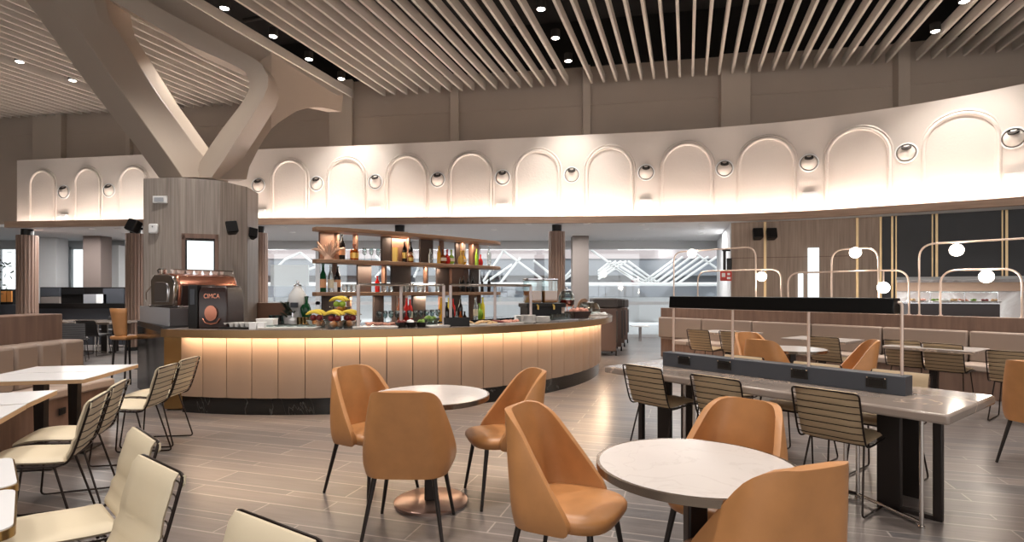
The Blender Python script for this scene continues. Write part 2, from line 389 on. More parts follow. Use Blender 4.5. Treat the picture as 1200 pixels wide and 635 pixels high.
# arches
def arch_pts(cx, w, ztop, zbot, d, n=14):
    r = w / 2; out = []
    base = ray_poly(cx, BAND); 
    i = min(range(len(BAND)), key=lambda i: (BAND[i] - base).length); a = BAND[max(i - 1, 0)]; c = BAND[min(i + 1, len(BAND) - 1)]
    t = (c - a).normalized(); nn = Vector((t.y, -t.x, 0))
    def pt(u, z):
        return base + t * u + nn * d + Vector((0, 0, z))
    out = [pt(-r, zbot), pt(-r, (zbot + ztop - r) / 2)]
    out += [pt(-r * math.cos(PI * i / n), ztop - r + r * math.sin(PI * i / n)) for i in range(n + 1)]
    out += [pt(r, (zbot + ztop - r) / 2), pt(r, zbot)]
    return out, t, nn, base
ARCH = [(50, .8), (103, .8), (157, .84), (339.5, .95), (406, 1.0), (476.5, 1.02), (551.5, 1.05), (629.5, 1.07), (714, 1.08), (804.5, 1.12), (898, 1.14), (1004.5, 1.15), (1125.5, 1.18)]
for i, (px, w_) in enumerate(ARCH):
    pts, t, nn, base = arch_pts(px, w_, 4.95, 3.3, .03)
    b = MB(); b.tube(pts, .035, 8)
    pts2, *_ = arch_pts(px, w_ + .14, 5.02, 3.3, .0); b.tube(pts2, .028, 6)
    struct(b.build('trim_%d' % k, M['band'])); k += 1
    pts3, *_ = arch_pts(px, w_ - .05, 4.92, 3.3, .018); q = [Vector(p) for p in pts3]
    b = MB(); b.loft([[p for p in q], [p - nn * .03 for p in q]]); struct(b.build('trim_%d' % k, M['rough'])); k += 1
# round air nozzles between the arches and small boxes under them
def nozzle(px, r=.17, z=4.32):
    base = ray_poly(px, BAND); i = min(range(len(BAND)), key=lambda i: (BAND[i] - base).length); a = BAND[max(i - 1, 0)]; c = BAND[min(i + 1, len(BAND) - 1)]
    t = (c - a).normalized()
    return base, math.atan2(t.y, t.x)
b0 = None
NOZ = [75, 128, 303, 371, 440, 513, 589, 670, 757, 849, 948, 1062, 1188]
root = None
for i, px in enumerate(NOZ):
    base, rz = nozzle(px)
    if root is None:
        root = empty('air_nozzle')
        b = MB(); sg = 28
        ring = [(.19 * math.cos(2 * PI * j / sg), -.012, .19 * math.sin(2 * PI * j / sg)) for j in range(sg)]
        b.tube(ring, .018, 8, closed=True).build('rim', M['white'], root)
        b = MB().ball((0, .10, 0), .195, 24); b.build('ball', M['band'], root)
        b = MB(); s_ = len(b.v); b.lathe([(.001, .004), (.088, .004), (.092, -.02)], 20)
        b.xf(Matrix.Translation((0, -.02, .075)) @ Matrix.Rotation(math.radians(38), 4, 'X') @ Matrix.Translation((0, 0, .05)))
        b.build('opening', M['duct'], root); b = MB()
        b.tube([(.172 * math.cos(2 * PI * j / sg), -.018, .172 * math.sin(2 * PI * j / sg)) for j in range(sg)], .006, 6, closed=True).build('gap_ring', M['duct'], root)
        r = root
    else: r = copy_tree(root)
    r.location = (base.x, base.y, 4.32); r.rotation_euler = (0, 0, rz)
    tag(r, None, 'air nozzle', 'round air nozzles between the wall arches')
    where = ['first', 'second', 'third', 'fourth', 'fifth', 'sixth', 'seventh', 'eighth', 'ninth', 'tenth', 'eleventh']
    r['label'] = ('round white air nozzle on the short wall piece, %s arch' % ('beside the end' if i == 0 else 'next to the column-side')) if i < 2 else 'round white air nozzle, %s one along the arched wall from the wooden column' % where[i - 2]
root = None
SBX = [75, 306, 440, 589, 757, 949, 1190]
nm = ['on the short wall piece', 'beside the wooden column', 'second from the wooden column', 'third from the wooden column', 'fourth from the wooden column', 'fifth from the wooden column', 'farthest from the wooden column']
for i, px in enumerate(SBX):
    base, rz = nozzle(px)
    if root is None:
        root = MB().box(-.15, -.08, -.06, .15, 0, .06).box(-.13, -.09, -.045, .13, -.08, .02).build('emergency_light', M['white'], bevel=.01); r = root
    else: r = root.copy(); C.objects.link(r)
    r.location = (base.x, base.y, 3.60); r.rotation_euler = (0, 0, rz)
    tag(r, 'small white box fitting low on the glowing arched wall, ' + nm[i], 'light fitting', 'small white boxes low on the arched wall')

# ------------------------------------------------------------------ ceiling slats and downlights
def slat_end(s):
    """plan point where the slat at sideways offset s ends, just before the wall"""
    o = Vector((s * .955, -s * .297, 0))
    best = None
    cur = off(UP, -.25)
    for a, c in zip(cur, cur[1:]):
        A = Vector((a.x - o.x, a.y - o.y, 0)); B = Vector((c.x - o.x, c.y - o.y, 0)); fa = A.x * .955 - A.y * .297; fb = B.x * .955 - B.y * .297
        if fa * fb <= 0 and fa != fb:
            kk = fa / (fa - fb); return a + (c - a) * kk
    return None
GAPS = (-2.58, 4.77, -8.22, -14.65)
proto = None; SP = .3035
idx = 0
for j in range(-72, 34):
    s = .13 + j * SP
    if any(abs(s - g) < .17 for g in GAPS): continue
    e = slat_end(s)
    if e is None: continue
    if proto is None:
        proto = MB().box(-.028, -10.5, 0, .028, 0, .21).build('ceiling_slat', M['slat'], smooth=False, bevel=.004); r = proto
    else: r = proto.copy(); C.objects.link(r)
    r.location = (e.x, e.y, 6.69); r.rotation_euler = (0, 0, ang(SD))
    tag(r, 'long pale beige slat hanging edge-down from the dark ceiling', 'ceiling slat', 'parallel beige slats across the ceiling')
# dark services above the slats: ducts and beams
for i, (x0, y0, L, r_) in enumerate(((-6, 12.6, 22, .05), (-6, 11.2, 22, .05), (-6, 9.6, 22, .07))):
    o = MB().tube([(x0, y0, 7.5), (x0 + L, y0 - L * .3, 7.5)], r_, 8).build('ceiling_pipe', M['duct'])
    tag(o, ['thin dark pipe above the slats nearest the upper wall', 'thin dark pipe above the slats, middle one', 'thicker dark pipe above the slats farthest from the upper wall'][i], 'pipe', 'dark pipes above the slats')
DL = [(634, 9, 'beige slats, row over the bar, farthest from the wall'), (651, 43, 'beige slats, row over the bar, middle one'), (666, 70, 'beige slats, row over the bar, nearest the wall'),
      (1130, 0, 'slats at the dark panels, farther from the wall'), (1096, 35, 'slats at the dark panels, nearer the wall'),
      (263, 8, 'slats beside the branching column, farthest from the wall'), (320, 41, 'slats beside the branching column, second from the wall side end'), (362, 68, 'slats beside the branching column, third of four'), (400, 91, 'slats beside the branching column, nearest the wall'),
      (23, 71, 'slats past the column strut, farther from the wall'), (85, 93, 'slats past the column strut, nearer the wall')]
proto = None
for px, py, txt in DL:
    Y = 5.3 * F / (HOR - py); p = at(px, Y, 6.72)
    if proto is None:
        root = empty('ceiling_downlight')
        MB().lathe([(.075, 0), (.095, 0), (.095, .16), (.075, .16), (.07, .02)], 20).build('housing', M['duct'], root)
        MB().lathe([(.001, -.022), (.05, -.016), (.078, .0), (.074, .02), (.001, .02)], 20).build('lens', M['spot'], root)
        proto = root; r = root
    else: r = copy_tree(proto)
    r.location = p; tag(r, 'round glowing downlight between ' + txt, 'downlight', 'downlights between the ceiling slats')
    l = bpy.data.lights.new('spot', 'SPOT'); l.energy = 340; l.spot_size = math.radians(95); l.spot_blend = .8; l.color = (1, .93, .85); l.shadow_soft_size = .08
    lo = bpy.data.objects.new('spot', l); C.objects.link(lo); lo.location = p - Vector((0, 0, .05))
# downlights of the part of the hall behind and beside the photographer's place (unseen, positions assumed, same kind)
for px_, py_ in ((-5, 3.5), (-1.5, 2.2), (2.2, 3.0), (5.5, 4.5), (0, 6.2), (-4.2, 7.0), (4.2, 7.6), (-8, 5), (8.5, 6.5), (-2.5, -1.5), (2.5, -1.5)):
    r = copy_tree(proto); r.location = (px_, py_, 6.6); tag(r, 'round glowing downlight out of view high over the nearest tables', 'downlight', 'downlights over the near tables')
    l = bpy.data.lights.new('spot', 'SPOT'); l.energy = 440; l.spot_size = math.radians(110); l.spot_blend = .9; l.color = (1, .93, .86); l.shadow_soft_size = .25
    lo = bpy.data.objects.new('spot', l); C.objects.link(lo); lo.location = (px_, py_, 6.55)
# soffit downlights
proto = None
for i, (px, py) in enumerate([(331, 265), (343, 272), (395, 270), (498, 264), (514, 270), (579, 269), (619, 262), (687, 262), (752, 263), (757, 268), (823, 263), (822, 268), (823, 273), (52, 266), (108, 268), (138, 268), (146, 272)]):
    Y = (LIPZ + .02 - H) * F / (HOR - py); p = at(px, min(Y, 17.4), LIPZ + .005)
    if proto is None:
        proto = empty('soffit_downlight'); MB().lathe([(.05, 0), (.075, 0), (.075, .02), (.05, .02)], 16).build('rim', M['white'], proto); MB().lathe([(.001, .002), (.05, .002), (.05, .01)], 16).build('lens', M['spot'], proto); r = proto
    else: r = copy_tree(proto)
    r.location = p; tag(r, 'small recessed downlight in the white soffit under the arched wall', 'downlight', 'small downlights in the white soffit')
for x in (-10.5, -4.5, .2, 6):
    area('soffit_fill', (x, 14.9, 2.98), (4.2, 1.0), 130, (1, .97, .94))  # wide fill lights added to the small downlights to brighten the soffit zone
def pz(px, py, Y): return at(px, Y, H + (HOR - py) * Y / F)
# ------------------------------------------------------------------ branching column
root = empty('branching_column', (-5.1, 9.5, 0)); inv = Matrix.Translation((5.1, -9.5, 0))
tag(root, 'wood-clad column that branches into two beige curving struts under the ceiling', 'column')
va, vb, vc, vd = at(168, 8.75), at(206.5, 8.68), at(258, 8.93), at(290, 9.47)
V = [va, vb, vc, vd, Vector((-4.55, 10.1, 0)), Vector((-5.1, 10.4, 0)), Vector((-5.8, 10.2, 0)), Vector((-6.1, 9.5, 0))]
MB().prism(V, 0, [3.2, 3.2, 3.2, 3.2, 3.2, 3.2, 3.2, 3.2]).xf(inv).build('wood_cladding', M['col_wood'], root, smooth=False, bevel=.006)
rows = [((186, 208), (214, 208), (232, 208), (247, 208)), ((170, 186), (199, 186), (222, 187), (241, 186)), ((160, 172), (189, 172), (211, 172), (229, 172)), ((108, 106), (142, 106), (165, 106), (182, 106)),
        ((58, 38), (95, 38), (125, 45), (142, 42)), ((44, 19), (80, 19), (116, 22), (128, 20)), ((30, 0), (63, 0), (110, 0), (123.5, 0)), ((10, -27), (38, -30), (104, -30), (123, -29))]
secs = []
for L, R, G, E in rows:
    zc = min(6.68, 99)
    q = [pz(*L, 9.35), pz(*R, 8.78), pz(*G, 9.0), pz(*E, 9.15), pz(*E, 9.15) + Vector((-.05, .7, 0)), pz(*L, 9.35) + Vector((-.1, .5, 0))]
    secs.append([Vector((v.x, v.y, min(v.z, 6.7))) for v in q])
MB().loft(secs).xf(inv).build('slanting_strut', M['strut'], root, ang=22, bevel=.012)
pairs = [((230, 208), (248, 208)), ((234, 190), (257, 195)), ((241, 179), (267, 180)), ((249, 167), (275, 167)), ((258, 154), (283, 155)), ((268, 141), (292, 141)), ((280, 125), (302, 125)), ((287, 115), (309, 114)), ((292, 104), (314, 101)), ((292, 94), (314, 90)), ((287, 84), (307, 75)),
         ((277, 78), (295, 67)), ((262, 71), (280, 59)), ((215, 50), (228, 31)), ((178, 28), (203, 18)), ((140, 6), (171, 0)), ((110, -12), (140, -17)), ((80, -28), (100, -35))]
secs = []
for I, O in pairs:
    m_ = ((I[0] + O[0]) / 2, (I[1] + O[1]) / 2)
    q = [pz(*I, 9.03), pz(*m_, 8.99), pz(*O, 9.02), pz(*O, 9.02) + Vector((-.05, .55, 0)), pz(*I, 9.05) + Vector((0, .55, 0))]
    secs.append([Vector((v.x, v.y, min(v.z, 6.7))) for v in q])
MB().loft(secs).xf(inv).build('curved_strut', M['strut'], root, ang=40)
def plate(pts, Ya, Yb, pa, pb, thick):
    A, B = at(pa, Ya), at(pb, Yb); vs = []
    for px, py in pts:
        q = ray_line(px, A, B); vs.append(Vector((q.x, q.y, H + (HOR - py) * q.y / F)))
    n = (B - A).normalized(); n = Vector((-n.y, n.x, 0)) * thick
    k_ = len(vs); b = MB(); b.add(vs + [v + n for v in vs], [tuple(range(k_)), tuple(range(2 * k_ - 1, k_ - 1, -1))] + [(i, (i + 1) % k_, k_ + (i + 1) % k_, k_ + i) for i in range(k_)])
    return b
w1 = [(246, 210), (289, 210), (292, 196), (303, 174), (310, 162), (318, 151), (318, 62), (300, 76), (309, 92), (309, 104), (280, 145), (246, 200)]
plate(w1, 9.15, 9.95, 246, 318, .3).xf(inv).build('web', M['strut'], root, ang=50)
w2 = [(317.5, 151.5), (326, 144), (338, 136), (348, 130), (358, 127), (368, 125.5), (378, 126), (390, 128.5), (400, 131), (402, 112), (395, 112), (317.5, 62)]
plate(w2, 9.94, 13.9, 317.5, 402, .35).xf(inv).build('arched_web', M['strut'], root, ang=50)
w3 = [(196, -8), (215, 0), (262, 28), (318, 62), (318, 95), (300, 80), (262, 62), (200, 28), (150, 2), (150, -8)]
plate(w3, 9.62, 9.98, 150, 318, .1).xf(inv).build('upper_web', M['strut'], root, ang=50)
# screen recess on the middle face
def onface(px, py, d=0):
    q = ray_line(px, vb, vc); n = (vc - vb).normalized(); n = Vector((n.y, -n.x, 0))
    return Vector((q.x, q.y, H + (HOR - py) * q.y / F)) + n * d
def facequad(x0, y0, x1, y1, d0, d1):
    a = [onface(x0, y0, d) for d in (d0, d1)] + [onface(x1, y0, d) for d in (d0, d1)]; z1 = max(a[0].z, a[2].z); z0 = onface(x0, y1).z
    vs = []
    for z in (z0, z1):
        for v in (a[0], a[2], a[3], a[1]): vs.append(Vector((v.x, v.y, z)))
    return vs, [(0, 1, 2, 3), (7, 6, 5, 4), (0, 4, 5, 1), (1, 5, 6, 2), (2, 6, 7, 3), (3, 7, 4, 0)]
b = MB()
for q in ((213, 275, 217, 345), (252, 275, 256, 345), (213, 275, 256, 281)): b.add(*facequad(*q, -.02, .03))
b.xf(inv).build('recess_frame', M['col_frame'], root, smooth=False)
o = MB().add(*facequad(217.5, 280, 252, 336, .001, .03)).build('display_screen', M['dark'], smooth=False)
tag(o, 'upright lit display screen set into the wood-clad column', 'screen')
MB().add(*facequad(219.5, 283, 250.5, 334, .03, .034)).build('lit_panel', M['screen'], o, smooth=False)
# sign, router, speakers on the column and wall
o = MB().box(-.11, -.03, -.055, .11, 0, .055).build('sign_plate', M['white'], bevel=.006); place(o, at(188.5, 8.70), z=H + 107 * 8.7 / F); tag(o, 'small white box plate high on the wood-clad column', 'sign plate')
MB().box(-.085, -.034, -.035, .06, -.03, .03).build('window', M['silverpaint'], o, smooth=False)
o = MB().box(-.07, -.05, -.075, .07, 0, .075).build('wifi_router', M['white'], bevel=.02); place(o, at(181, 8.71), z=H + 73 * 8.7 / F); tag(o, 'white rounded square router on the wood-clad column', 'router')
MB().lathe([(.001, -.003), (.012, -.003), (.012, .0)], 10).xf(Matrix.Translation((0, -.05, .03)) @ Matrix.Rotation(PI / 2, 4, 'X')).build('lamp_dot', M['silverpaint'], o)
def speaker(loc, rz, tilt, label, s=1):
    root = empty('wall_speaker', loc, rz); tag(root, label, 'loudspeaker', 'small black wall speakers')
    rot = Matrix.Rotation(math.radians(tilt), 4, 'Y') @ Matrix.Rotation(math.radians(-18), 4, 'X')
    b = MB().prism([(-.11 * s, -.2 * s), (.11 * s, -.2 * s), (.085 * s, -.02 * s), (-.085 * s, -.02 * s)], -.12 * s, .12 * s); b.xf(Matrix.Translation((0, -.06, 0)) @ rot).build('cabinet', M['dark'], root, bevel=.02)
    b = MB().box(-.095 * s, -.207 * s, -.105 * s, .095 * s, -.199 * s, .105 * s); b.xf(Matrix.Translation((0, -.06, 0)) @ rot).build('grille', M['sock'], root, smooth=False)
    MB().tube([(0, 0, 0), (0, -.1, -.02)], .018, 8).build('bracket', M['dark'], root)
speaker(pz(166.5, 268, 8.9), math.radians(-15), 14, 'black speaker at the edge of the wood-clad column, beside the white router', .8)
speaker(pz(270, 270, 9.0), math.radians(35), -8, 'black speaker on the wood-clad column, farther from the router', .8)
speaker(pz(292, 276, 9.75), math.radians(40), 10, 'black speaker peeking from behind the wood-clad column', .75)
# ------------------------------------------------------------------ fluted columns and rear columns
def fluted(px0, px1, Y, label, ztop=2.86):
    r = (px1 - px0) / 2 / F * Y; c = at((px0 + px1) / 2, Y)
    root = empty('fluted_column', c); tag(root, label, 'column', 'round fluted wooden columns')
    n = 18; sec = []
    for k_ in range(n):
        for da, rr in ((-.36, 1), (.0, 1.03), (.36, 1), (.42, .9), (.58, .9)):
            a = 2 * PI * (k_ + da) / n; sec.append((r * rr * math.cos(a), r * rr * math.sin(a)))
    MB().loft([[(x, y, z) for x, y in sec] for z in (0, ztop)]).build('shaft', M['flutewood'], root, ang=20)
    MB().lathe([(r * .6, ztop), (r * .6, 3.02)], 20).build('neck', M['dark'], root)
    MB().lathe([(r * 1.08, 0), (r * 1.08, .08), (r * 1.0, .09)], 24).build('foot_ring', M['dark'], root)
fluted(22, 42, 14.3, 'round fluted wooden column under the short end piece of the arched wall')
fluted(149, 169, 13.9, 'round fluted wooden column next to the wood-clad column, on the coffee machine side')
fluted(295, 313, 13.7, 'round fluted wooden column between the wood-clad column and the bottle shelves')
fluted(459, 478, 13.5, 'round fluted wooden column rising behind the bottle shelves')
fluted(643, 662, 13.4, 'round fluted wooden column between the bottle shelves and the plain grey column')
def post(px0, px1, Y, m, label, d=.45):
    a, c = at(px0, Y), at(px1, Y); o = MB().prism([(a.x, Y), (c.x, Y), (c.x, Y + d), (a.x, Y + d)], 0, 3.02).build('square_column', m, smooth=False, bevel=.01)
    tag(o, label, 'column', 'square columns near the windows'); return o
post(671, 690, 16.0, M['colgrey'], 'plain grey square column beside the fluted column, before the windows')
post(45, 66, 16.5, M['wallgrey'], 'pale grey square column near the windows behind the dark partition')
post(97, 118, 16.0, M['wallbrown'], 'brown square column in front of the pale wall behind the dark partition')
# ------------------------------------------------------------------ window wall
YW = 17.6
def wx(px): return (px - 600) / F * YW
b = MB().box(wx(-160), YW, 2.84, wx(857), YW + .15, 3.02); struct(b.build('wall_window_header', M['frame'], smooth=False))
b = MB().box(wx(-160), YW, 0, wx(-4), YW + .15, 2.84).box(wx(66), YW - .3, 0, wx(80), YW + .1, 2.84).box(wx(112), YW - .5, 0, wx(152), YW + .15, 2.84); struct(b.build('wall_back', M['wallgrey'], smooth=False))
b = MB().box(wx(152), YW, 0, wx(292), YW + .15, 2.84); struct(b.build('wall_back_column', M['wallgrey'], smooth=False))
n = 1
for x0, x1 in ((-4, 66), (80, 112), (292, 372), (372, 560), (560, 680), (680, 848)):
    fr = MB(); X0, X1 = wx(x0), wx(x1)
    fr.box(X0, YW + .02, .0, X1, YW + .12, .1).box(X0, YW + .02, 2.76, X1, YW + .12, 2.84).box(X0, YW + .02, 1.02, X1, YW + .12, 1.12)
    fr.box(X0, YW + .02, 0, X0 + .07, YW + .12, 2.84).box(X1 - .07, YW + .02, 0, X1, YW + .12, 2.84)
    o = struct(fr.build('window_%d' % n, M['frame'], smooth=False))
    MB().box(X0, YW + .06, .1, X1, YW + .07, 2.76).build('pane', M['pane'], o, smooth=False); n += 1
# upper wall part between soffit and right return wall
q0, q1 = at(840, YW), at(856, 13.0)
struct(MB().prism([(q0.x, q0.y), (q1.x, q1.y), (q1.x + .15, q1.y + .05), (q0.x + .15, q0.y)], 0, 3.02).build('wall_return', M['wallgrey'], smooth=False))
# ------------------------------------------------------------------ outside: pavement, facade and white roof trusses
o = MB().box(-40, 17.9, -.15, 40, 45, -.05).build('ground_outside', M['outground'], smooth=False); struct(o)
root = empty('opposite_building', (0, 27, 0)); tag(root, 'grey building across the way seen through the big windows', 'building')
MB().box(-14, 0, 2.2, 16, 6, 4.0).build('upper_storey', M['facade'], root, smooth=False)
MB().box(-14, -.05, 3.0, 16, 0, 3.5).build('pink_band', M['facadered'], root, smooth=False)
MB().box(-14, -.3, 1.15, 16, .2, 1.75).build('dark_ledge', M['facade'], root, smooth=False)
MB().box(-14, .3, -.05, 16, .5, 1.15).build('pale_storefront', M['white'], root, smooth=False)
MB().box(-14, .1, 1.7, 16, .4, 2.2).build('window_band', M['boxgrey'], root, smooth=False)
def truss(px0, px1, apex, Y, label):
    """zigzag canopy truss: bottom chord, top chord and leaning struts, outside the window"""
    root = empty('canopy_truss', at(px0, Y)); tag(root, label, 'truss', 'white zigzag trusses outside'); o_ = at(px0, Y)
    def L(px, py): v = pz(px, py, Y) - o_; return v
    MB().tube([L(px0, 333), L(px1, 333)], .085, 6).build('bottom_chord', M['white'], root)
    MB().tube([L(px0, 291), L(px1, 291)], .06, 6).build('top_chord', M['white'], root)
    for a, c in apex:
        MB().tube([L(*a), L(*c)], .055, 6).build('diagonal', M['white'], root)
truss(686, 850, [((693, 293), (748, 332)), ((752, 332), (790, 304))] + [((712 + 8 * i, 309 - i), (755 + 6 * i, 333)) for i in range(4)] + [((757 + 9 * i, 333), (800 + 10 * i, 301)) for i in range(5)] + [((700 + 1, 318 + 3 * i), (716 + 6 * i, 306)) for i in range(4)] + [((815, 297), (862, 330))], 26, 'white zigzag truss outside behind the lounge seats, seen through the widest window')
truss(560, 690, [((566, 330), (590, 294)), ((590, 294), (642, 332)), ((610, 302), (585, 333)), ((600, 310), (566, 333)), ((625, 305), (650, 325)), ((662, 325), (680, 305)), ((655, 332), (684, 312))], 26, 'white zigzag truss outside behind the fluted column near the bottle shelves')
truss(310, 560, [((318, 320), (334, 304)), ((334, 304), (352, 296)), ((352, 296), (372, 312)), ((372, 312), (350, 320)), ((440, 300), (462, 320)), ((462, 300), (440, 325)), ((485, 325), (497, 300)), ((497, 300), (520, 325)), ((528, 330), (560, 300))], 26, 'white zigzag truss outside behind the bottle shelves')
o = MB().box(0, 0, 0, 1.35, .05, .75).build('white_banner', M['white'], smooth=False); place(o, at(317, 20), z=H + 6 * 20 / F); MB().box(.1, 0, -2.6, .15, .05, 0).box(1.2, 0, -2.6, 1.25, .05, 0).build('post', M['steel'], o, smooth=False)
tag(o, 'blank white banner board outside the window beside the bottle shelves', 'banner')
# ------------------------------------------------------------------ wood wall with brass strips and dark panels under the arched wall
RW = [at(px, Y) for px, Y in ((857, 13.0), (940, 12.5), (1033, 11.9), (1045, 11.8), (1120, 11.3), (1200, 10.75), (1300, 10.1))]
def wallrun(px0, px1, z0, z1, m, name, t=.12, d=0):
    pts = [ray_poly(px0, RW)] + [p for p in RW if px0 < 600 + F * p.x / p.y < px1] + [ray_poly(px1, RW)]
    pts = off(pts, d); o2 = off(pts, t)
    return MB().loft([[(p.x, p.y, z0), (q.x, q.y, z0), (q.x, q.y, z1), (p.x, p.y, z1)] for p, q in zip(pts, o2)]).build(name, m, smooth=False)
struct(wallrun(857, 1033, 0, 3.04, M['wallwood'], 'wall_wood'))
struct(wallrun(1033, 1300, 1.72, 3.04, M['navy'], 'wall_dark'))
struct(wallrun(1033, 1050, 0, 1.72, M['navy'], 'wall_dark_lower'))
struct(wallrun(1050, 1300, 1.68, 1.74, M['frame'], 'trim_%d' % k, t=.2, d=-.04)); k += 1
struct(wallrun(857, 1004, 2.2, 2.215, M['boothwood'], 'trim_%d' % k, d=-.005)); k += 1
for px, w_, z0 in ((896.5, 3, 0), (1004.5, 3, 0), (1032, 2.6, 0), (1045.5, 2.4, 0), (1050, 1.6, 0), (1092.5, 1.6, 1.74), (1097.5, 3, 1.74), (1174.5, 1.8, 1.74), (1179.5, 3.2, 1.74)):
    struct(wallrun(px - w_ / 2, px + w_ / 2, z0, 3.04, M['brass'], 'trim_%d' % k, t=.02, d=-.02)); k += 1
p = ray_poly(885, RW); speaker((p.x, p.y - .02, H + 64 * p.y / F), math.radians(-10), 0, 'black speaker on the wood wall, beside the brass strip on the window side')
p = ray_poly(901, RW); speaker((p.x, p.y - .02, H + 64 * p.y / F), math.radians(-10), 0, 'black speaker on the wood wall, beside the brass strip on the dark panel side')
# lit opening in the wood wall
p = ray_poly(953, RW)
o = MB().box(-.11, -.03, 0, .11, 0, 1.3).build('wall_niche_light', M['screen'], smooth=False); place(o, p, z=1.1); o.rotation_euler = (0, 0, -.25); tag(o, 'tall narrow bright panel in the wood wall between two brass strips', 'light panel')
p = ray_poly(938, RW); o = MB().box(-.05, -.03, 0, .05, 0, .55).build('door_slot_window', M['screen'], smooth=False); place(o, p, z=1.3); o.rotation_euler = (0, 0, -.25); tag(o, 'small upright bright slot in the wood wall', 'light panel')
# exit sign and black fixture by the window end
o = MB().box(-.13, -.02, -.11, .13, 0, .11).build('exit_sign', M['redsign'], bevel=.004); place(o, at(850.5, 12.9), z=H + 17.5 * 12.9 / F); tag(o, 'small red safety sign with white pictograms at the end of the wood wall', 'sign')
MB().box(-.1, -.024, -.02, -.02, -.02, .07).box(.02, -.024, -.07, .1, -.02, -.02).box(.03, -.024, .02, .09, -.02, .07).build('pictogram', M['white'], o, smooth=False)
o = MB().box(-.03, -.05, 0, .03, 0, .48).box(.05, -.06, .02, .16, -.01, .3).box(-.05, -.06, .46, .13, 0, .5).build('fire_hose_bracket', M['dark'], bevel=.01); place(o, at(848.5, 12.9), z=H + 23 * 12.9 / F); tag(o, 'black equipment bracket above the red safety sign', 'bracket')
# ------------------------------------------------------------------ food counter seen through the opening
A_, B_ = at(1050, 12.6), at(1300, 11.0)
def run(px0, px1, z0, z1, m, name, Ya=12.4, Yb=11.4, t=.1, parent=None):
    A, B = at(1050, Ya), at(1250, Yb); p, q = ray_line(px0, A, B), ray_line(px1, A, B); n = (B - A).normalized(); n = Vector((-n.y, n.x, 0)) * t
    return MB().prism([p, q, q + n, p + n], z0, z1).build(name, m, parent, smooth=False, bevel=.004)
struct(run(1050, 1300, 0, 1.9, M['mural'], 'wall_kitchen', 14.2, 13.0))
struct(run(1050, 1300, 1.45, 1.66, M['orangeboardpale'], 'trim_%d' % k, 14.1, 12.9, .05)); k += 1
struct(run(1050, 1300, 1.75, 1.8, M['shade_white'], 'ceiling_kitchen', 11.95, 10.9, 2.2))
area('kitchen_fill', (9.2, 12.2, 1.72), (3, .8), 110, (1, .96, .92), (0, 0, -.3))  # added fill light without a fitting, brightens the food counter
rt = run(1065, 1172, 0, 1.19, M['darkbrown'], 'food_display_counter', 11.6, 10.8, .8); tag(rt, 'black food display counter with glass top, in the opening under the dark panels', 'food counter')
run(1066, 1171, 1.19, 1.22, M['steel'], 'counter_top', 11.58, 10.78, .82, rt)
run(1090, 1170, 1.42, 1.435, M['glass'], 'glass_shelf', 11.6, 10.8, .5, rt)
for px in (1090, 1130, 1169): run(px, px + 1, 1.22, 1.42, M['steel'], 'glass_post', 11.6, 10.8, .02, rt)
A, B = at(1050, 11.75), at(1250, 10.95)
for i, (px, m, nme) in enumerate(((1070, 'bread', 'bread rolls'), (1080, 'salmon', 'pink cold cuts'), (1095, 'salad', 'salad'), (1106, 'plate', 'pale cheese'), (1117, 'bread', 'pastries'), (1129, 'salmon', 'ham slices'), (1141, 'salad', 'green leaves'), (1153, 'berry', 'dark berries'), (1164, 'bread', 'sliced bread'))):
    p = ray_line(px, A, B)
    rt = empty('food_tray', (p.x, p.y, 1.22), -.3); tag(rt, 'small tray of %s on the glass-topped black food counter' % nme, 'food tray', 'food trays on the far counter')
    MB().loft([[(-.07, -.12, 0), (.07, -.12, 0), (.07, .12, 0), (-.07, .12, 0)], [(-.085, -.15, .03), (.085, -.15, .03), (.085, .15, .03), (-.085, .15, .03)]]).build('tray', M['plate'], rt, smooth=False)
    b = MB(); 
    for _ in range(9): b.ball((random.uniform(-.05, .05), random.uniform(-.1, .1), .04 + random.random() * .02), .03, 8, (1, 1, .7))
    o = b.build('food', M[m], rt); o['kind'] = 'stuff'
# ------------------------------------------------------------------ the curved bar
CC = Vector((-2.75, 10.98, 0)); BR = 4.42; CT = 1.012
def cp(a, r, z=0): a = math.radians(a); return (CC.x + r * math.sin(a), CC.y - r * math.cos(a), z)
def onbar(px, d=.3, z=CT):
    t = (px - 600) / F; r = 4.63 - d          # point on the circle of radius r, nearer crossing
    a = t * t + 1; b_ = -2 * (t * CC.x + CC.y); c_ = CC.x ** 2 + CC.y ** 2 - r * r; D = max(b_ * b_ - 4 * a * c_, 0)
    Y = (-b_ - math.sqrt(D)) / (2 * a); return Vector((t * Y, Y, z))
bar = empty('bar_counter', (CC.x, CC.y, 0)); binv = Matrix.Translation(-CC)
tag(bar, 'long curved bar counter with padded tan front, gold edge and glowing underside', 'bar counter')
A0, A1 = -15.8, 118
def ringsec(a, r0, r1, z0, z1): return [cp(a, r1, z0), cp(a, r1, z1), cp(a, r0, z1), cp(a, r0, z0)]
def arcbody(r0, r1, z0, z1, a0=A0, a1=A1, st=2):
    n = max(2, int((a1 - a0) / st)); return MB().loft([ringsec(a0 + (a1 - a0) * i / n, r0, r1, z0, z1) for i in range(n + 1)])
arcbody(3.9, BR - .02, 0, .20).xf(binv).build('plinth', M['blackmarble'], bar, ang=40)
arcbody(3.9, BR - .05, .2, .93).xf(binv).build('core', M['dark'], bar, ang=40)
pa = 4.03; a = A0
while a < A1 - pa:
    b = MB(); secs = []
    for i in range(5):
        u = i / 4; aa = a + .06 + (pa - .12) * u; bulge = .012 * (1 - (2 * u - 1) ** 4)
        secs.append(ringsec(aa, BR - .04, BR + bulge, .20, .925))
    b.loft(secs).xf(binv).build('upholstered_panel', M['barpanel'], bar, ang=50); a += pa
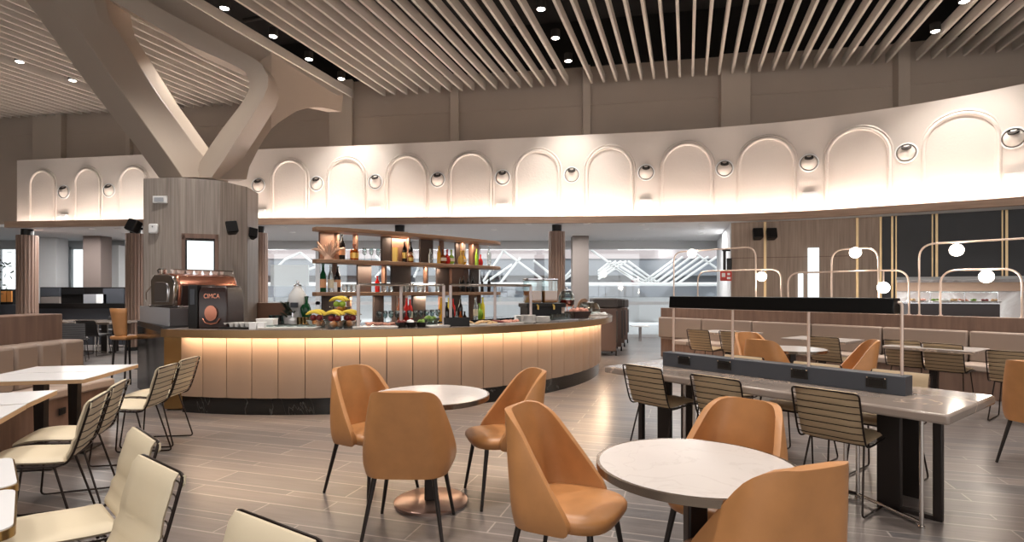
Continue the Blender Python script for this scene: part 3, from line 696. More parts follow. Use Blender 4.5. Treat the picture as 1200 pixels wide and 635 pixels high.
arcbody(4.60, 4.63, .915, CT - .006).xf(binv).build('gold_edge', M['goldband'], bar, ang=40)
arcbody(3.78, 4.60, .94, CT - .006).xf(binv).build('underboard', M['dark'], bar, ang=40)
arcbody(3.78, 4.635, CT - .006, CT).xf(binv).build('worktop', M['greystone'], bar, ang=40)
arcbody(4.47, 4.55, .928, .938, A0 + .5, A1 - 2).xf(binv).build('led_strip', M['led'], bar, ang=40)
# left end: gold facet, dark flank running back, its own top
L0, L1, L2, L3 = Vector((-3.96, 6.79, 0)), Vector((-4.22, 6.83, 0)), Vector((-5.62, 8.45, 0)), Vector((-4.75, 8.9, 0))
MB().prism([L0 + Vector((0, .05, 0)), L1 + Vector((0, .0, 0)), L1 + Vector((.05, .3, 0)), L0 + Vector((.05, .3, 0))], 0.02, .93).xf(binv).build('gold_end_panel', M['brassedge'], bar, smooth=False)
MB().prism([cp(A0, 4.63), cp(A0 - 1.2, 4.61), cp(A0 - 1.2, 4.4), cp(A0, 4.4)], .915, CT - .006).xf(binv).build('gold_end_cap', M['goldband'], bar, smooth=False)
MB().prism([L1 + Vector((.03, .02, 0)), L2, L3, Vector((-3.7, 7.5, 0))], 0, .93).xf(binv).build('marble_flank', M['blackmarble'], bar, smooth=False)
MB().prism([cp(A0, 4.60), cp(A0 - 1.5, 4.58), (-4.24, 6.84, 0), (-5.60, 8.42, 0), (-4.75, 9.0, 0), cp(A0, 3.78)], .935, CT).xf(binv).build('end_top', M['hoodblack'], bar, smooth=False, bevel=.004)
# raised machine stand
st = empty('machine_stand', (-4.6, 7.6, CT)); tag(st, 'low grey box stand carrying the copper and chrome coffee machine', 'stand'); sinv = Matrix.Translation((4.6, -7.6, -CT))
c0, c1, c2, c3 = at(199, 7.0), at(165, 8.15), at(205, 8.7), at(262, 7.3)
MB().prism([c0, c1, c2, c3], CT, CT + .22).xf(sinv).build('box', M['darkbrown'], st, smooth=False, bevel=.004)
n_ = (c1 - c0).normalized(); n_ = Vector((-n_.y, n_.x, 0)); e_ = n_ * .01
if n_.y > 0: e_ = -e_
MB().prism([c0 + e_, c1 + e_, c1, c0], CT, CT + .225).xf(sinv).build('pale_side', M['silverpaint'], st, smooth=False)
# coffee machine: chrome flank facing the seats, copper hood, cups on top
zt = CT + .22
cm = empty('coffee_machine', (-4.38, 7.81, zt), math.radians(60)); tag(cm, 'large chrome and copper espresso machine standing at the end of the bar', 'coffee machine')
# local x: along the machine front (towards -x is the chrome flank), y back
def side(z0): return [(-.38, -.27, z0), (-.38, .25, z0)]
prof = [(-.27, .02), (-.30, .30), (-.24, .42), (-.10, .45), (.20, .45), (.28, .38), (.27, .02)]
MB().loft([[(x, y, z) for y, z in prof] for x in (-.40, .42)]).build('body', M['copper'], cm, bevel=.02)
MB().loft([[(x, y, z) for y, z in ((-.285, .03), (-.312, .29), (-.29, .29), (-.26, .03))] for x in (-.37, .40)]).build('front_panel', M['darkbrown'], cm, bevel=.005)
MB().loft([[(x, y * .98, z * .97) for y, z in prof] for x in (-.46, -.395)]).build('chrome_flank', M['chrome'], cm, bevel=.015)
b = MB(); b.loft([[(x, y * .55, .06 + z * .62) for y, z in prof] for x in (-.475, -.455)]).build('flank_emblem', M['steel'], cm, bevel=.008)
MB().box(-.20, -.318, .10, .0, -.298, .22).build('grey_window', M['boxgrey'], cm, bevel=.005)
MB().box(-.36, .26, .20, .38, .34, .36).build('group_front', M['steel'], cm, bevel=.01)
for x in (-.2, .05, .3):
    g = MB().lathe([(.035, 0), (.035, .07), (.02, .075)], 14, (x, .31, .13)).build('group_head', M['chrome'], cm)
    MB().tube([(x, .33, .14), (x, .47, .12)], [.014, .018], 8).build('handle', M['dark'], g)
MB().tube([(-.43, .28, .3), (-.47, .36, .2), (-.47, .36, .08)], .009, 8).build('steam_wand', M['chrome'], cm)
MB().box(-.4, -.27, 0, .42, .42, .03).build('drip_tray', M['steel'], cm, bevel=.005)
MB().tube([(-.44, -.22, .46), (-.44, -.22, .50), (.4, -.22, .50), (.4, -.22, .46)], .008, 8).build('cup_rail', M['chrome'], cm)
MB().lathe([(.05, .45), (.06, .50), (.04, .52)], 14, (-.40, .1, 0)).build('steam_cap', M['chrome'], cm)
proto = None
cmM = Matrix.Translation((-4.38, 7.81, zt)) @ Matrix.Rotation(math.radians(60), 4, 'Z')
for i in range(12):
    if proto is None:
        proto = MB().lathe([(.018, 0), (.032, .045), (.034, .055), (.030, .055), (.016, .01)], 14).build('espresso_cup', M['plate']); o = proto
    else: o = proto.copy(); C.objects.link(o)
    o.location = cmM @ Vector((-.3 + (i % 6) * .12, -.12 + (i // 6) * .14, .452)); tag(o, 'small white cup standing upside up on top of the copper coffee machine', 'cup', 'cups on the coffee machine')
# grinder box with lettering and copper disc
p = onbar(253, .32)
gr = empty('coffee_grinder', p, math.radians(-6)); gr.scale = (.86, .86, 1); tag(gr, 'black box-shaped machine with copper disc and orange lettering beside the coffee machine', 'coffee grinder')
MB().loft([[(-.13, -.2, 0), (.30, -.2, 0), (.30, .2, 0), (-.13, .2, 0)], [(-.13, -.2, .42), (.29, -.2, .42), (.29, .2, .42), (-.13, .2, .42)], [(-.11, -.17, .50), (.26, -.17, .50), (.26, .17, .50), (-.11, .17, .50)]]).build('body', M['darkbrown'], gr, bevel=.02)
MB().box(-.26, -.22, 0, -.12, .18, .51).build('side_tower', M['dark'], gr, bevel=.012)
MB().box(-.225, -.228, .28, -.155, -.218, .46).build('hopper_window', M['boxgrey'], gr, bevel=.005)
MB().lathe([(.001, 0), (.082, 0), (.09, .01), (.09, .02)], 28).xf(Matrix.Translation((.07, -.20, .18)) @ Matrix.Rotation(PI / 2, 4, 'X')).build('copper_disc', M['copper'], gr)
MB().tube([(-.05, -.215, .12), (-.01, -.215, .07), (.07, -.215, .055), (.16, -.215, .07), (.20, -.215, .12)], .009, 6).build('copper_ring', M['copper'], gr)
t = bpy.data.curves.new('lettering', 'FONT'); t.body = 'CIMCA'; t.size = .075; t.extrude = .002; t.align_x = 'CENTER'; t.materials.append(M['copper'])
o_t = bpy.data.objects.new('lettering_source', t); C.objects.link(o_t); bpy.context.view_layer.update(); me_ = bpy.data.meshes.new_from_object(o_t.evaluated_get(bpy.context.evaluated_depsgraph_get())); bpy.data.objects.remove(o_t)
o = bpy.data.objects.new('lettering', me_); C.objects.link(o); o.parent = gr; o.location = (.075, -.204, .355); o.rotation_euler = (PI / 2, 0, 0)

# ------------------------------------------------------------------ back counter and bottle shelves
SA, SB = Vector((-2.92, 8.42, 0)), Vector((-.30, 11.05, 0)); SU = (SB - SA).normalized(); SN = Vector((SU.y, -SU.x, 0))   # SN points to the camera side
SLEN = (SB - SA).length
def shelfpt(px, d=0): q = ray_line(px, SA, SB); return q + SN * d
bk = empty('back_counter', SA); tag(bk, 'dark back counter under the bottle shelves behind the curved bar', 'counter'); kinv = Matrix.Translation(-SA)
def bulge(s): return .14 * math.sin(PI * max(0, min(1, s / SLEN)))
def strip(s0, s1, d0, d1, z0, z1, n=10):
    secs = []
    for i in range(n + 1):
        s = s0 + (s1 - s0) * i / n; a = SA + SU * s + SN * (d1 + bulge(s)); c = SA + SU * s + SN * (d0 + bulge(s))
        secs.append([(a.x, a.y, z0), (a.x, a.y, z1), (c.x, c.y, z1), (c.x, c.y, z0)])
    return MB().loft(secs)
strip(-.2, SLEN + .3, -.15, .35, 0, .9).xf(kinv).build('cabinet', M['darkbrown'], bk, ang=40)
strip(-.25, SLEN + .35, -.18, .4, .9, .94).xf(kinv).build('worktop', M['blackmarble'], bk, ang=40)
o = MB().prism([at(275, 9.6), at(372, 8.7), at(374, 9.2), at(277, 10.0)], 0, .92).build('rear_counter', M['darkbrown'], smooth=False, bevel=.005); tag(o, 'dark rear counter between the wood-clad column and the bottle shelves', 'counter')
o = MB().prism([at(275, 10.1), at(352, 9.9), at(352, 10.05), at(275, 10.25)], .95, 1.24).build('rear_ledge', M['shelfbrown'], smooth=False, bevel=.005); tag(o, 'narrow reddish brown ledge behind the rear counter', 'ledge')
MB().prism([at(276, 10.12), at(351, 9.92), at(351, 10.03), at(276, 10.23)], 0, .951).build('support', M['shelfdark'], o, smooth=False)
MB().prism([at(274, 9.55), at(374, 8.65), at(376, 9.25), at(276, 10.05)], .9, .93).build('rear_worktop', M['blackmarble'], bpy.data.objects['rear_counter'], smooth=False)
sh = empty('bottle_shelf', SA); tag(sh, 'three-tier open wooden shelf unit with upright dark panels, holding bottles above the bar', 'shelf unit')
TIER = [1.405, 1.895, 2.375]
for i, z in enumerate(TIER):
    d = .20
    secs = []
    N = 26
    for j in range(N + 1):
        s = -.04 + (SLEN + .08) * j / N; e = min(1, min(j, N - j) / 2.2); dd = d * (.35 + .65 * math.sin(e * PI / 2))
        a = SA + SU * s + SN * (dd + bulge(s)); c = SA + SU * s + SN * (-dd + bulge(s))
        secs.append([(a.x, a.y, z - .03), (a.x, a.y, z + .03), (c.x, c.y, z + .03), (c.x, c.y, z - .03)])
    MB().loft(secs).xf(kinv).build('shelf_board', M['shelfwood'], sh, ang=40, bevel=.008)
def upright(px0, px1, z0, z1, m, d=.0):
    a, c = shelfpt(px0), shelfpt(px1); s0 = (a - SA).dot(SU); s1 = (c - SA).dot(SU)
    strip(s0, s1, d - .17, d - .12, z0, z1, 2).xf(kinv).build('upright_panel', m, sh, smooth=False)
def fin(px, z0, z1, m=None):
    a = shelfpt(px); s0 = (a - SA).dot(SU)
    strip(s0, s0 + .03, -.17, -.06, z0, z1, 1).xf(kinv).build('side_fin', m or M['shelfbrown'], sh, smooth=False)
D, B_ = M['shelfdark'], M['shelfbrown']
for x0, x1, m in ((379, 395, B_), (448, 458, D), (459, 476, B_), (492, 507, D), (535, 547, D), (555, 564, B_)): upright(x0, x1, TIER[1] + .03, TIER[2] - .03, m)
for px in (396, 417, 476, 516, 540, 553): fin(px, TIER[1] + .03, TIER[2] - .03)
for x0, x1, m in ((421, 436, D), (459, 481, D), (512, 526, D), (531, 545, B_), (554, 564, D)): upright(x0, x1, TIER[0] + .03, TIER[1] - .03, m)
for px in (394, 449, 497, 527, 547): fin(px, TIER[0] + .03, TIER[1] - .03)
for x0, x1, m in ((382, 396, D), (439, 450, D), (483, 498, D), (530, 541, D), (553, 562, B_)): upright(x0, x1, .94, TIER[0] - .03, m)
for px in (410, 470, 515, 563): fin(px, .94, TIER[0] - .03)
for i, (px, z) in enumerate(((400, 2.33), (470, 2.33), (545, 2.33), (430, 1.85), (500, 1.85), (420, 1.36), (500, 1.36))):
    q = shelfpt(px, .05); area('shelf_lamp', (q.x, q.y, z), (.5, .04), 5, (1, .82, .62), (0, 0, math.atan2(SU.y, SU.x)))
# bottles
BP = {}
def bottle(kind, col, z, pos, label, cat='bottle', group=None, lab=None, s=1):
    key = (kind, col, lab)
    if key not in BP:
        prof = {'wine': [(.034, 0), (.037, .01), (.037, .18), (.030, .215), (.014, .245), (.013, .30), (.015, .30), (.015, .315), (.001, .315)],
                'tall': [(.033, 0), (.035, .01), (.035, .2), (.015, .25), (.013, .31), (.016, .31), (.016, .33), (.001, .33)],
                'squat': [(.05, 0), (.055, .01), (.055, .12), (.045, .14), (.016, .155), (.015, .18), (.024, .18), (.024, .215), (.001, .215)],
                'round': [(.03, 0), (.05, .03), (.055, .08), (.04, .13), (.014, .16), (.013, .21), (.018, .21), (.018, .24), (.001, .24)],
                'small': [(.026, 0), (.028, .01), (.028, .11), (.012, .14), (.011, .17), (.014, .17), (.014, .185), (.001, .185)],
                'jar': [(.04, 0), (.045, .01), (.045, .12), (.04, .13), (.045, .13), (.045, .15), (.001, .155)]}[kind]
        o = MB().lathe([(.001, 0)] + prof, 14).build('bottle', M[col], ang=50)
        if lab:
            r = {'wine': .0375, 'tall': .0355, 'squat': .0555, 'round': .0555, 'small': .0285, 'jar': .0455}[kind]; h0, h1 = {'wine': (.06, .15), 'tall': (.05, .15), 'squat': (.03, .1), 'round': (.05, .10), 'small': (.03, .08), 'jar': (.03, .1)}[kind]
            MB().lathe([(r - .002, h0), (r + .001, h0), (r + .001, h1), (r - .002, h1)], 14).build('paper_label', M[lab], o)
        BP[key] = o
    else: o = copy_tree(BP[key])
    o.location = (pos.x, pos.y, z); o.scale = (s, s, s); tag(o, label, cat, group or 'bottles on the bar shelves'); return o
def put(px, tier, kind, col, label, lab=None, s=1.35, d=.02):
    q = shelfpt(px); s0 = (q - SA).dot(SU); q = q + SN * (bulge(s0) + d); return bottle(kind, col, TIER[tier] + .03 if tier >= 0 else .94, q, label, lab=lab, s=s)
# coral sculpture
q = shelfpt(383, .05); b = MB()
random.seed(3)
for i in range(22):
    a_ = random.uniform(-1.1, 1.1); l_ = random.uniform(.16, .30); y_ = random.uniform(-.3, .3)
    b.tube([(0, 0, 0), (math.sin(a_) * l_ * .5, y_ * .1, l_ * .5), (math.sin(a_) * l_, y_ * .15, math.cos(a_) * l_ + .02)], [.03, .022, .009], 6)
b.lathe([(.001, 0), (.07, 0), (.05, .05), (.03, .09)], 12)
o = b.build('coral_ornament', M['coral']); o.location = (q.x, q.y, TIER[1] + .03); tag(o, 'branching pinkish coral ornament at the end of the upper shelf tier', 'ornament')
put(398.5, 1, 'wine', 'gdark', 'dark wine bottle with orange label beside the coral ornament', 'paperorange', 1.25)
put(412, 1, 'squat', 'gamber', 'squat amber bottle with gold label near the coral ornament', 'gold', 1.2)
for px, g in ((426, 'first'), (434, 'second'), (442, 'third')):
    q = shelfpt(px, .03); o = MB().lathe([(.001, 0), (.035, 0), (.005, .006), (.004, .09), (.03, .12), (.036, .17), (.03, .21), (.028, .21), (.033, .17)], 14).build('wine_glass', M['glass']); o.location = (q.x, q.y, TIER[1] + .03); tag(o, 'clear wine glass on the upper shelf tier between amber and dark bottles', 'glass', 'clear glasses on the upper shelf tier')
q = shelfpt(463, .0); o = MB().box(-.045, -.045, 0, .045, .045, .25).box(-.03, -.047, .04, .03, -.045, .2).build('gift_box', M['gold'], bevel=.004); o.location = (q.x, q.y, TIER[1] + .03); tag(o, 'upright gold gift box beside dark bottles on the upper shelf tier', 'box')
put(468, 1, 'wine', 'gdark', 'dark bottle with gold label next to the gold gift box', 'gold', 1.1); put(472, 1, 'squat', 'gamber', 'squat amber bottle in front of dark ones near the gift box', 'gold', .8, .1); put(475, 1, 'wine', 'gdark', 'dark bottle with pale label at the brown fin near the gift box', 'paper', 1.1)
put(498, 1, 'small', 'gclear', 'slim clear bottle on the upper tier before the dark panel')
for i, (px, c, l) in enumerate(((508, 'gyellow', 'yellow liqueur bottle, first of the amber cluster on the upper tier'), (513, 'gamber', 'round amber bottle in the cluster on the upper tier'), (518, 'gred', 'round red-brown bottle in the middle of the amber cluster'), (523, 'glime', 'round yellow-green bottle at the end of the amber cluster'), (535, 'gold', 'round golden bottle alone before a dark panel on the upper tier'), (538, 'gyellow', 'small yellow bottle beside the round golden bottle'))):
    put(px, 1, 'round' if i else 'tall', c, l, 'paper' if i % 2 else None, 1.1 if i else .95)
put(555, 1, 'tall', 'glime', 'green bottle close to the brown panel at the shelf end', None, .95); put(560, 1, 'round', 'gred', 'round red bottle near the shelf end on the upper tier', None, .9); put(571, 1, 'tall', 'gclear', 'tall clear decanter at the very end of the upper tier', None, 1.2)
put(377.5, 0, 'tall', 'ggreen', 'green bottle with pinkish label at the end of the middle tier', 'paperorange', 1.3); put(386, 0, 'tall', 'gclear', 'clear spirit bottle beside the green one on the middle tier', 'paper', 1.25); put(391, 0, 'jar', 'white', 'short white jar between bottles on the middle tier', None, 1); put(393.5, 0, 'wine', 'gdark', 'dark wine bottle with orange label on the middle tier', 'paperorange', 1.25)
put(437.5, 0, 'small', 'gred', 'small red bottle on the middle tier by the dark panel', None, 1.4)
for i, px in enumerate((401, 406, 411, 416, 445, 452, 465, 471, 477, 485, 490, 506)): put(px, 0, 'jar', 'gclear', 'clear glass tumbler in the row on the middle tier', None, .8)
for i, px in enumerate((534, 538, 544, 550, 562, 571)): put(px, 0, 'wine', 'gdark', ['dark bottle, first of those by the brown panel on the middle tier', 'dark bottle, second of those by the brown panel on the middle tier', 'dark bottle, third of those by the brown panel on the middle tier', 'dark bottle, fourth of those by the brown panel on the middle tier', 'dark bottle before the last dark panel of the middle tier', 'dark bottle at the very end of the middle tier'][i], None, .8 + .1 * (i % 2))
for i, (px, k_, c, l) in enumerate(((453, 'tall', 'gamber', 'amber bottle on the back counter, first of the bright ones'), (461, 'tall', 'gred', 'red bottle on the back counter beside the amber one'), (465, 'wine', 'gred', 'red bottle with pale label on the back counter'), (501, 'tall', 'gyellow', 'yellow bottle on the back counter before the dark panel'), (510, 'tall', 'glemon', 'lemon coloured bottle on the back counter'), (515, 'wine', 'gred', 'dark red bottle by the fin on the back counter'), (543, 'tall', 'gclear', 'clear bottle behind the serving guard, back counter'), (548, 'round', 'glime', 'lime green bottle behind the second serving guard'), (552, 'tall', 'glemon', 'pale lemon bottle behind the second serving guard'), (524, 'wine', 'gdark', 'dark bottle on the back counter between the serving guards'))):
    put(px, -1, k_, c, l, 'paper' if i in (2, 4, 6) else None, 1.2, .25)
proto = None
for i in range(22):
    px = 426 + (i % 11) * 6.6 + (3 if i > 10 else 0)
    q = shelfpt(px, .38 - .1 * (i // 11)); s0 = (q - SA).dot(SU); q = q + SN * bulge(s0)
    if proto is None: proto = MB().lathe([(.001, 0), (.034, 0), (.006, .008), (.004, .08), (.03, .11), (.038, .16), (.032, .2), (.030, .2), (.036, .16)], 12).build('stem_glass', M['glass']); o = proto
    else: o = proto.copy(); C.objects.link(o)
    o.location = (q.x, q.y, .941); tag(o, 'clear stemmed glass in the rows on the back counter', 'glass', 'stemmed glasses on the back counter')
# white juicer and green bottles on the rear counter
p = at(349, 9.0); j = empty('juicer', (p.x, p.y, .93)); tag(j, 'white domed juicer on the rear counter beside green bottles', 'juicer')
MB().lathe([(.001, 0), (.14, 0), (.14, .06), (.09, .10), (.08, .2), (.13, .28), (.15, .36), (.13, .46), (.08, .54), (.05, .60), (.001, .61)], 20).build('body', M['white'], j)
MB().box(-.06, -.16, .26, .06, -.13, .34).build('control_panel', M['boxgrey'], j, bevel=.005); MB().lathe([(.06, .60), (.06, .62), (.02, .64), (.02, .68), (.001, .69)], 14).build('lid', M['steel'], j)
MB().tube([(0, -.13, .2), (0, -.22, .17), (0, -.22, .12)], .018, 8).build('spout', M['steel'], j)
for i, (px, tl) in enumerate(((360, .25), (363, .15), (357, -.1))):
    p = at(px, 8.95); o = bottle('wine', 'ggreen', .93, p, ['leaning green bottle, first beside the white juicer', 'green bottle, middle one beside the white juicer', 'green bottle behind the white juicer'][i], s=1.4); o.rotation_euler = (0, -tl, 0)
proto = None
for i in range(16):
    p = at(318 + (i % 8) * 6.5, 9.15 - .15 * (i // 8))
    if proto is None: proto = MB().lathe([(.001, 0), (.035, 0), (.042, .13), (.039, .13), (.032, .01), (.001, .01)], 12).build('tumbler', M['glass']); o = proto
    else: o = proto.copy(); C.objects.link(o)
    o.location = (p.x, p.y, .93); tag(o, 'clear tumbler on the rear counter near the white juicer', 'glass', 'tumblers on the rear counter')
for i, px in enumerate((351, 355, 359)):
    p = at(px, 8.6); o = MB().lathe([(.001, 0), (.04, 0), (.042, .12), (.038, .12), (.036, .01), (.001, .01)], 16).build('metal_canister', M['brassedge']); o.location = (p.x, p.y, .931); tag(o, 'small brass-toned canister before the white juicer', 'canister', 'brass canisters on the rear counter')
b = MB(); random.seed(5)
for i in range(60):
    a_ = random.uniform(0, 2 * PI); l_ = random.uniform(.1, .28); z_ = random.uniform(.15, .4); x_, y_ = math.cos(a_) * l_ * .6, math.sin(a_) * l_ * .6
    b.add([(x_, y_, z_), (x_ * .7 + .03, y_ * .7, z_ - .03), (x_ * .4, y_ * .4, z_ - .06), (x_ * .7 - .03, y_ * .7, z_ - .01)], [(0, 1, 2, 3)])
p = at(338, 9.0); pl = empty('potted_plant', (p.x, p.y, .93)); tag(pl, 'grey-green leafy plant in a small pot beside the white juicer', 'plant'); b.build('foliage', M['leaf'], pl, solid=.003)
MB().lathe([(.001, 0), (.06, 0), (.08, .13), (.07, .13), (.06, .1), (.001, .1)], 16).build('pot', M['white'], pl); MB().tube([(0, 0, .1), (0, 0, .3)], .01, 6).build('stem', M['leaf'], pl)

# ------------------------------------------------------------------ things on the bar top
def bowl_of(px, d, name, label, r=.11, h=.07, m='dark', food='salad', cat='bowl', group=None, z=CT):
    p = onbar(px, d, z); rt = empty(name, p); tag(rt, label, cat, group)
    MB().lathe([(.001, 0), (r * .6, 0), (r, h), (r * .95, h), (r * .56, .01), (.001, .01)], 20).build('bowl', M[m], rt)
    b = MB(); random.seed(int(px * 7))
    for _ in range(12): b.ball((random.uniform(-.5, .5) * r, random.uniform(-.5, .5) * r, h * .8 + random.random() * .03), r * .32, 8, (1, 1, .8))
    o = b.build('food', M[food], rt); o['kind'] = 'stuff'; return rt
def tray(px, d, label, w_=.34, dd=.22, m='plate', food=None, cat='tray', rz=None):
    p = onbar(px, d); rt = empty('serving_tray', p, rz if rz is not None else math.atan2(p.x - CC.x, CC.y - p.y)); tag(rt, label, cat, 'trays on the bar top')
    MB().loft([[(-w_ / 2, -dd / 2, 0), (w_ / 2, -dd / 2, 0), (w_ / 2, dd / 2, 0), (-w_ / 2, dd / 2, 0)], [(-w_ / 2 - .015, -dd / 2 - .015, .02), (w_ / 2 + .015, -dd / 2 - .015, .02), (w_ / 2 + .015, dd / 2 + .015, .02), (-w_ / 2 - .015, dd / 2 + .015, .02)]]).build('tray', M[m], rt, bevel=.004)
    if food:
        b = MB(); random.seed(int(px))
        for _ in range(26): b.ball((random.uniform(-.45, .45) * w_, random.uniform(-.42, .42) * dd, .025 + random.random() * .02), .028, 8, (1.2, 1.2, .5))
        o = b.build('food', M[food], rt); o['kind'] = 'stuff'
    return rt
tray(284, .25, 'dark tray of small white and pink packets beside the black grinder', .4, .26, 'dark')
proto = None; pt = onbar(284, .25)
random.seed(11)
for i in range(18):
    if proto is None: proto = MB().lathe([(.001, 0), (.02, 0), (.034, .05), (.031, .05), (.018, .005), (.001, .005)], 12).build('paper_cup', M['plate']); o = proto
    else: o = proto.copy(); C.objects.link(o)
    a_ = math.atan2(pt.x - CC.x, CC.y - pt.y); u_ = Vector((math.cos(a_), math.sin(a_), 0)); v_ = Vector((-u_.y, u_.x, 0)); q = pt + u_ * (-.16 + .065 * (i % 6)) + v_ * (-.06 + .06 * (i // 6 % 3)); o.location = (q.x, q.y, CT + .02 + (.0 if i < 18 else .05)); tag(o, 'small white paper cup on the dark tray beside the black grinder', 'cup', 'paper cups beside the grinder')
for i, px in enumerate((297, 307)):
    p = onbar(px, .12); o = MB().box(-.04, -.03, 0, .04, .03, .075).box(-.045, -.035, .07, .045, .035, .08).build('sugar_box', M['white'], bevel=.004); o.location = p; tag(o, ['small white sugar box beside the paper cups', 'small white sugar box beside the tray of saucers'][i], 'box', 'sugar boxes')
p = onbar(313, .3); o = MB().box(-.1, -.07, 0, .1, .07, .11).box(-.105, -.075, .105, .105, .075, .115).build('napkin_box', M['plate'], bevel=.006); o.location = p; tag(o, 'pale napkin box behind the small white sugar boxes', 'box')
tray(340, .22, 'long white tray of saucers between sugar boxes and fruit baskets', .62, .26, 'plate')
pt = onbar(340, .22); a_ = math.atan2(pt.x - CC.x, CC.y - pt.y); u_ = Vector((math.cos(a_), math.sin(a_), 0)); proto = None
for i in range(5):
    if proto is None:
        proto = MB().lathe([(.001, 0), (.04, 0), (.075, .02), (.072, .022), (.04, .005), (.001, .005)], 18).build('saucer', M['glass']); o = proto
    else: o = proto.copy(); C.objects.link(o)
    q = pt + u_ * (-.24 + .12 * i); o.location = (q.x, q.y, CT + .022); tag(o, 'small glass saucer on the long white tray', 'saucer', 'saucers on the white tray')
# fruit baskets of glass with oranges, apples and bananas
def fruit(kind, loc, rz=0, where=''):
    key = 'f' + kind
    if key not in BP:
        if kind == 'banana':
            pts = [(-.09 + .18 * i / 7, 0, .035 * math.sin(PI * i / 7)) for i in range(8)]; b = MB().tube(pts, [.006, .014, .018, .019, .019, .018, .014, .006], 8)
            o = b.build('banana', M['banana']); MB().tube([(.09, 0, 0), (.108, 0, -.008)], .005, 6).build('stem', M['shelfbrown'], o)
        else:
            r = {'orange': .042, 'apple': .04, 'green_apple': .04}[kind]; mm = {'orange': 'orange', 'apple': 'apple', 'green_apple': 'appleg'}[kind]
            o = MB().ball((0, 0, r), r, 16, (1, 1, .93)).build(kind, M[mm]); MB().tube([(0, 0, r * 1.85), (.004, 0, r * 2.1)], .003, 5).build('stem', M['shelfbrown'], o)
        BP[key] = o
    else: o = copy_tree(BP[key])
    o.location = loc; o.rotation_euler = (0, 0, rz); return o
for bi, (px, d, up, nm_) in enumerate(((372, .40, 0, 'the rear glass fruit bowl behind the sloping bananas'), (393, .20, .0, 'the front glass fruit bowl with oranges'), (411, .32, 0, 'the glass fruit bowl with the big banana bunch'), (399, .5, .16, 'the raised fruit bowl at the back'))):
    p = onbar(px, d); rt = empty('fruit_bowl', p); tag(rt, 'clear glass fruit bowl, ' + ['nearest the tray of saucers', 'nearest the bar edge', 'nearest the serving guard', 'raised at the back'][bi], 'bowl', 'glass fruit bowls')
    if up: MB().lathe([(.001, 0), (.06, 0), (.015, .02), (.012, up), (.001, up)], 14).build('stand', M['glass'], rt)
    MB().lathe([(.001, up), (.08, up), (.13, up + .09), (.126, up + .09), (.078, up + .006), (.001, up + .006)], 20).build('bowl', M['glass'], rt)
    z = CT + up + .01
    for i in range(3):
        a_ = i * 2.1 + .4; o = fruit('orange', (p.x + .045 * math.cos(a_), p.y + .045 * math.sin(a_), z)); tag(o, 'orange in ' + nm_, 'orange', 'oranges in %d bowl' % bi if False else 'oranges in ' + nm_)
    for i in range(3):
        a_ = i * 2.1 + 1.4; o = fruit('apple' if bi != 3 else 'green_apple', (p.x + .045 * math.cos(a_), p.y + .045 * math.sin(a_), z + .068)); tag(o, ('dark red apple' if bi != 3 else 'green apple') + ' in ' + nm_, 'apple', 'apples in ' + nm_)
    for i in range(4):
        o = fruit('banana', (p.x - .03 + .02 * (i % 2), p.y - .04 + .03 * i, z + .145 + .006 * (i % 2)), -.2 + .12 * i); o.scale = (1.15, 1.1, 1.1); tag(o, 'yellow banana on ' + nm_, 'banana', 'bananas in ' + nm_)
# serving guards: glass tops on posts
def guard(pxs, d0, d1, label):
    root = empty('serving_guard', onbar(pxs[0], d0)); o_ = Vector(root.location); tag(root, label, 'sneeze guard', 'glass serving guards on the bar')
    zt = .51
    top = [onbar(px, d0) - o_ for px in pxs]; back = [onbar(px, d1) - o_ for px in pxs]
    secs = []
    for a, c in zip(top, back): secs.append([(a.x, a.y, zt), (a.x, a.y, zt + .02), (c.x, c.y, zt + .02), (c.x, c.y, zt)])
    MB().loft(secs).build('glass_top', M['glass'], root, smooth=False)
    MB().tube([(a.x, a.y, zt + .005) for a in top], .016, 8).build('front_rail', M['chrome'], root)
    MB().tube([(a.x, a.y, zt + .005) for a in back], .014, 8).build('rear_rail', M['chrome'], root)
    for a in (top[0], top[-1], back[0], back[-1]) + ((back[len(back) // 2],) if len(pxs) > 2 else ()):
        MB().box(a.x - .018, a.y - .012, 0, a.x + .018, a.y + .012, zt).build('post', M['steelsoft'], root, bevel=.004)
guard((420, 445, 470, 495, 520), .22, .55, 'glass serving guard nearer the fruit bowls')
guard((528, 545, 562, 580, 598, 622), .22, .55, 'glass serving guard nearer the juice dispenser')
tray(440, .2, 'white tray of packets under the serving guard beside the fruit', .5, .2, 'plate')
tray(452, .42, 'chilled tray of cold cuts at the back under the first serving guard', .5, .2, 'steel', 'salmon')
tray(478, .45, 'tray of pink cold cuts behind the three black bowls', .3, .2, 'plate', 'salmon')
for i, px in enumerate((470, 482, 494)): bowl_of(px, .22, 'small_bowl', ['small black bowl of berries, first of three under the guard', 'small black bowl of white salad, middle of three under the guard', 'small black bowl of greens, third of three under the guard'][i], .075, .06, 'dark', ['berry', 'plate', 'salad'][i], group='three black bowls')
bowl_of(505, .5, 'salad_bowl', 'bowl of green salad at the back of the first serving guard', .12, .09, 'glass', 'salad')
tray(512, .18, 'white plate with black edge between the two serving guards', .26, .18, 'plate')
p = onbar(534, .25); cr = empty('bottle_crate', p, .25); tag(cr, 'black crate of sauce bottles between the serving guards', 'crate')
b = MB(); b.box(-.16, -.1, 0, .16, .1, .015).box(-.16, -.1, 0, .16, -.085, .11).box(-.16, .085, 0, .16, .1, .11).box(-.16, -.1, 0, -.145, .1, .11).box(.145, -.1, 0, .16, .1, .11); b.build('crate', M['dark'], cr, smooth=False, bevel=.003)
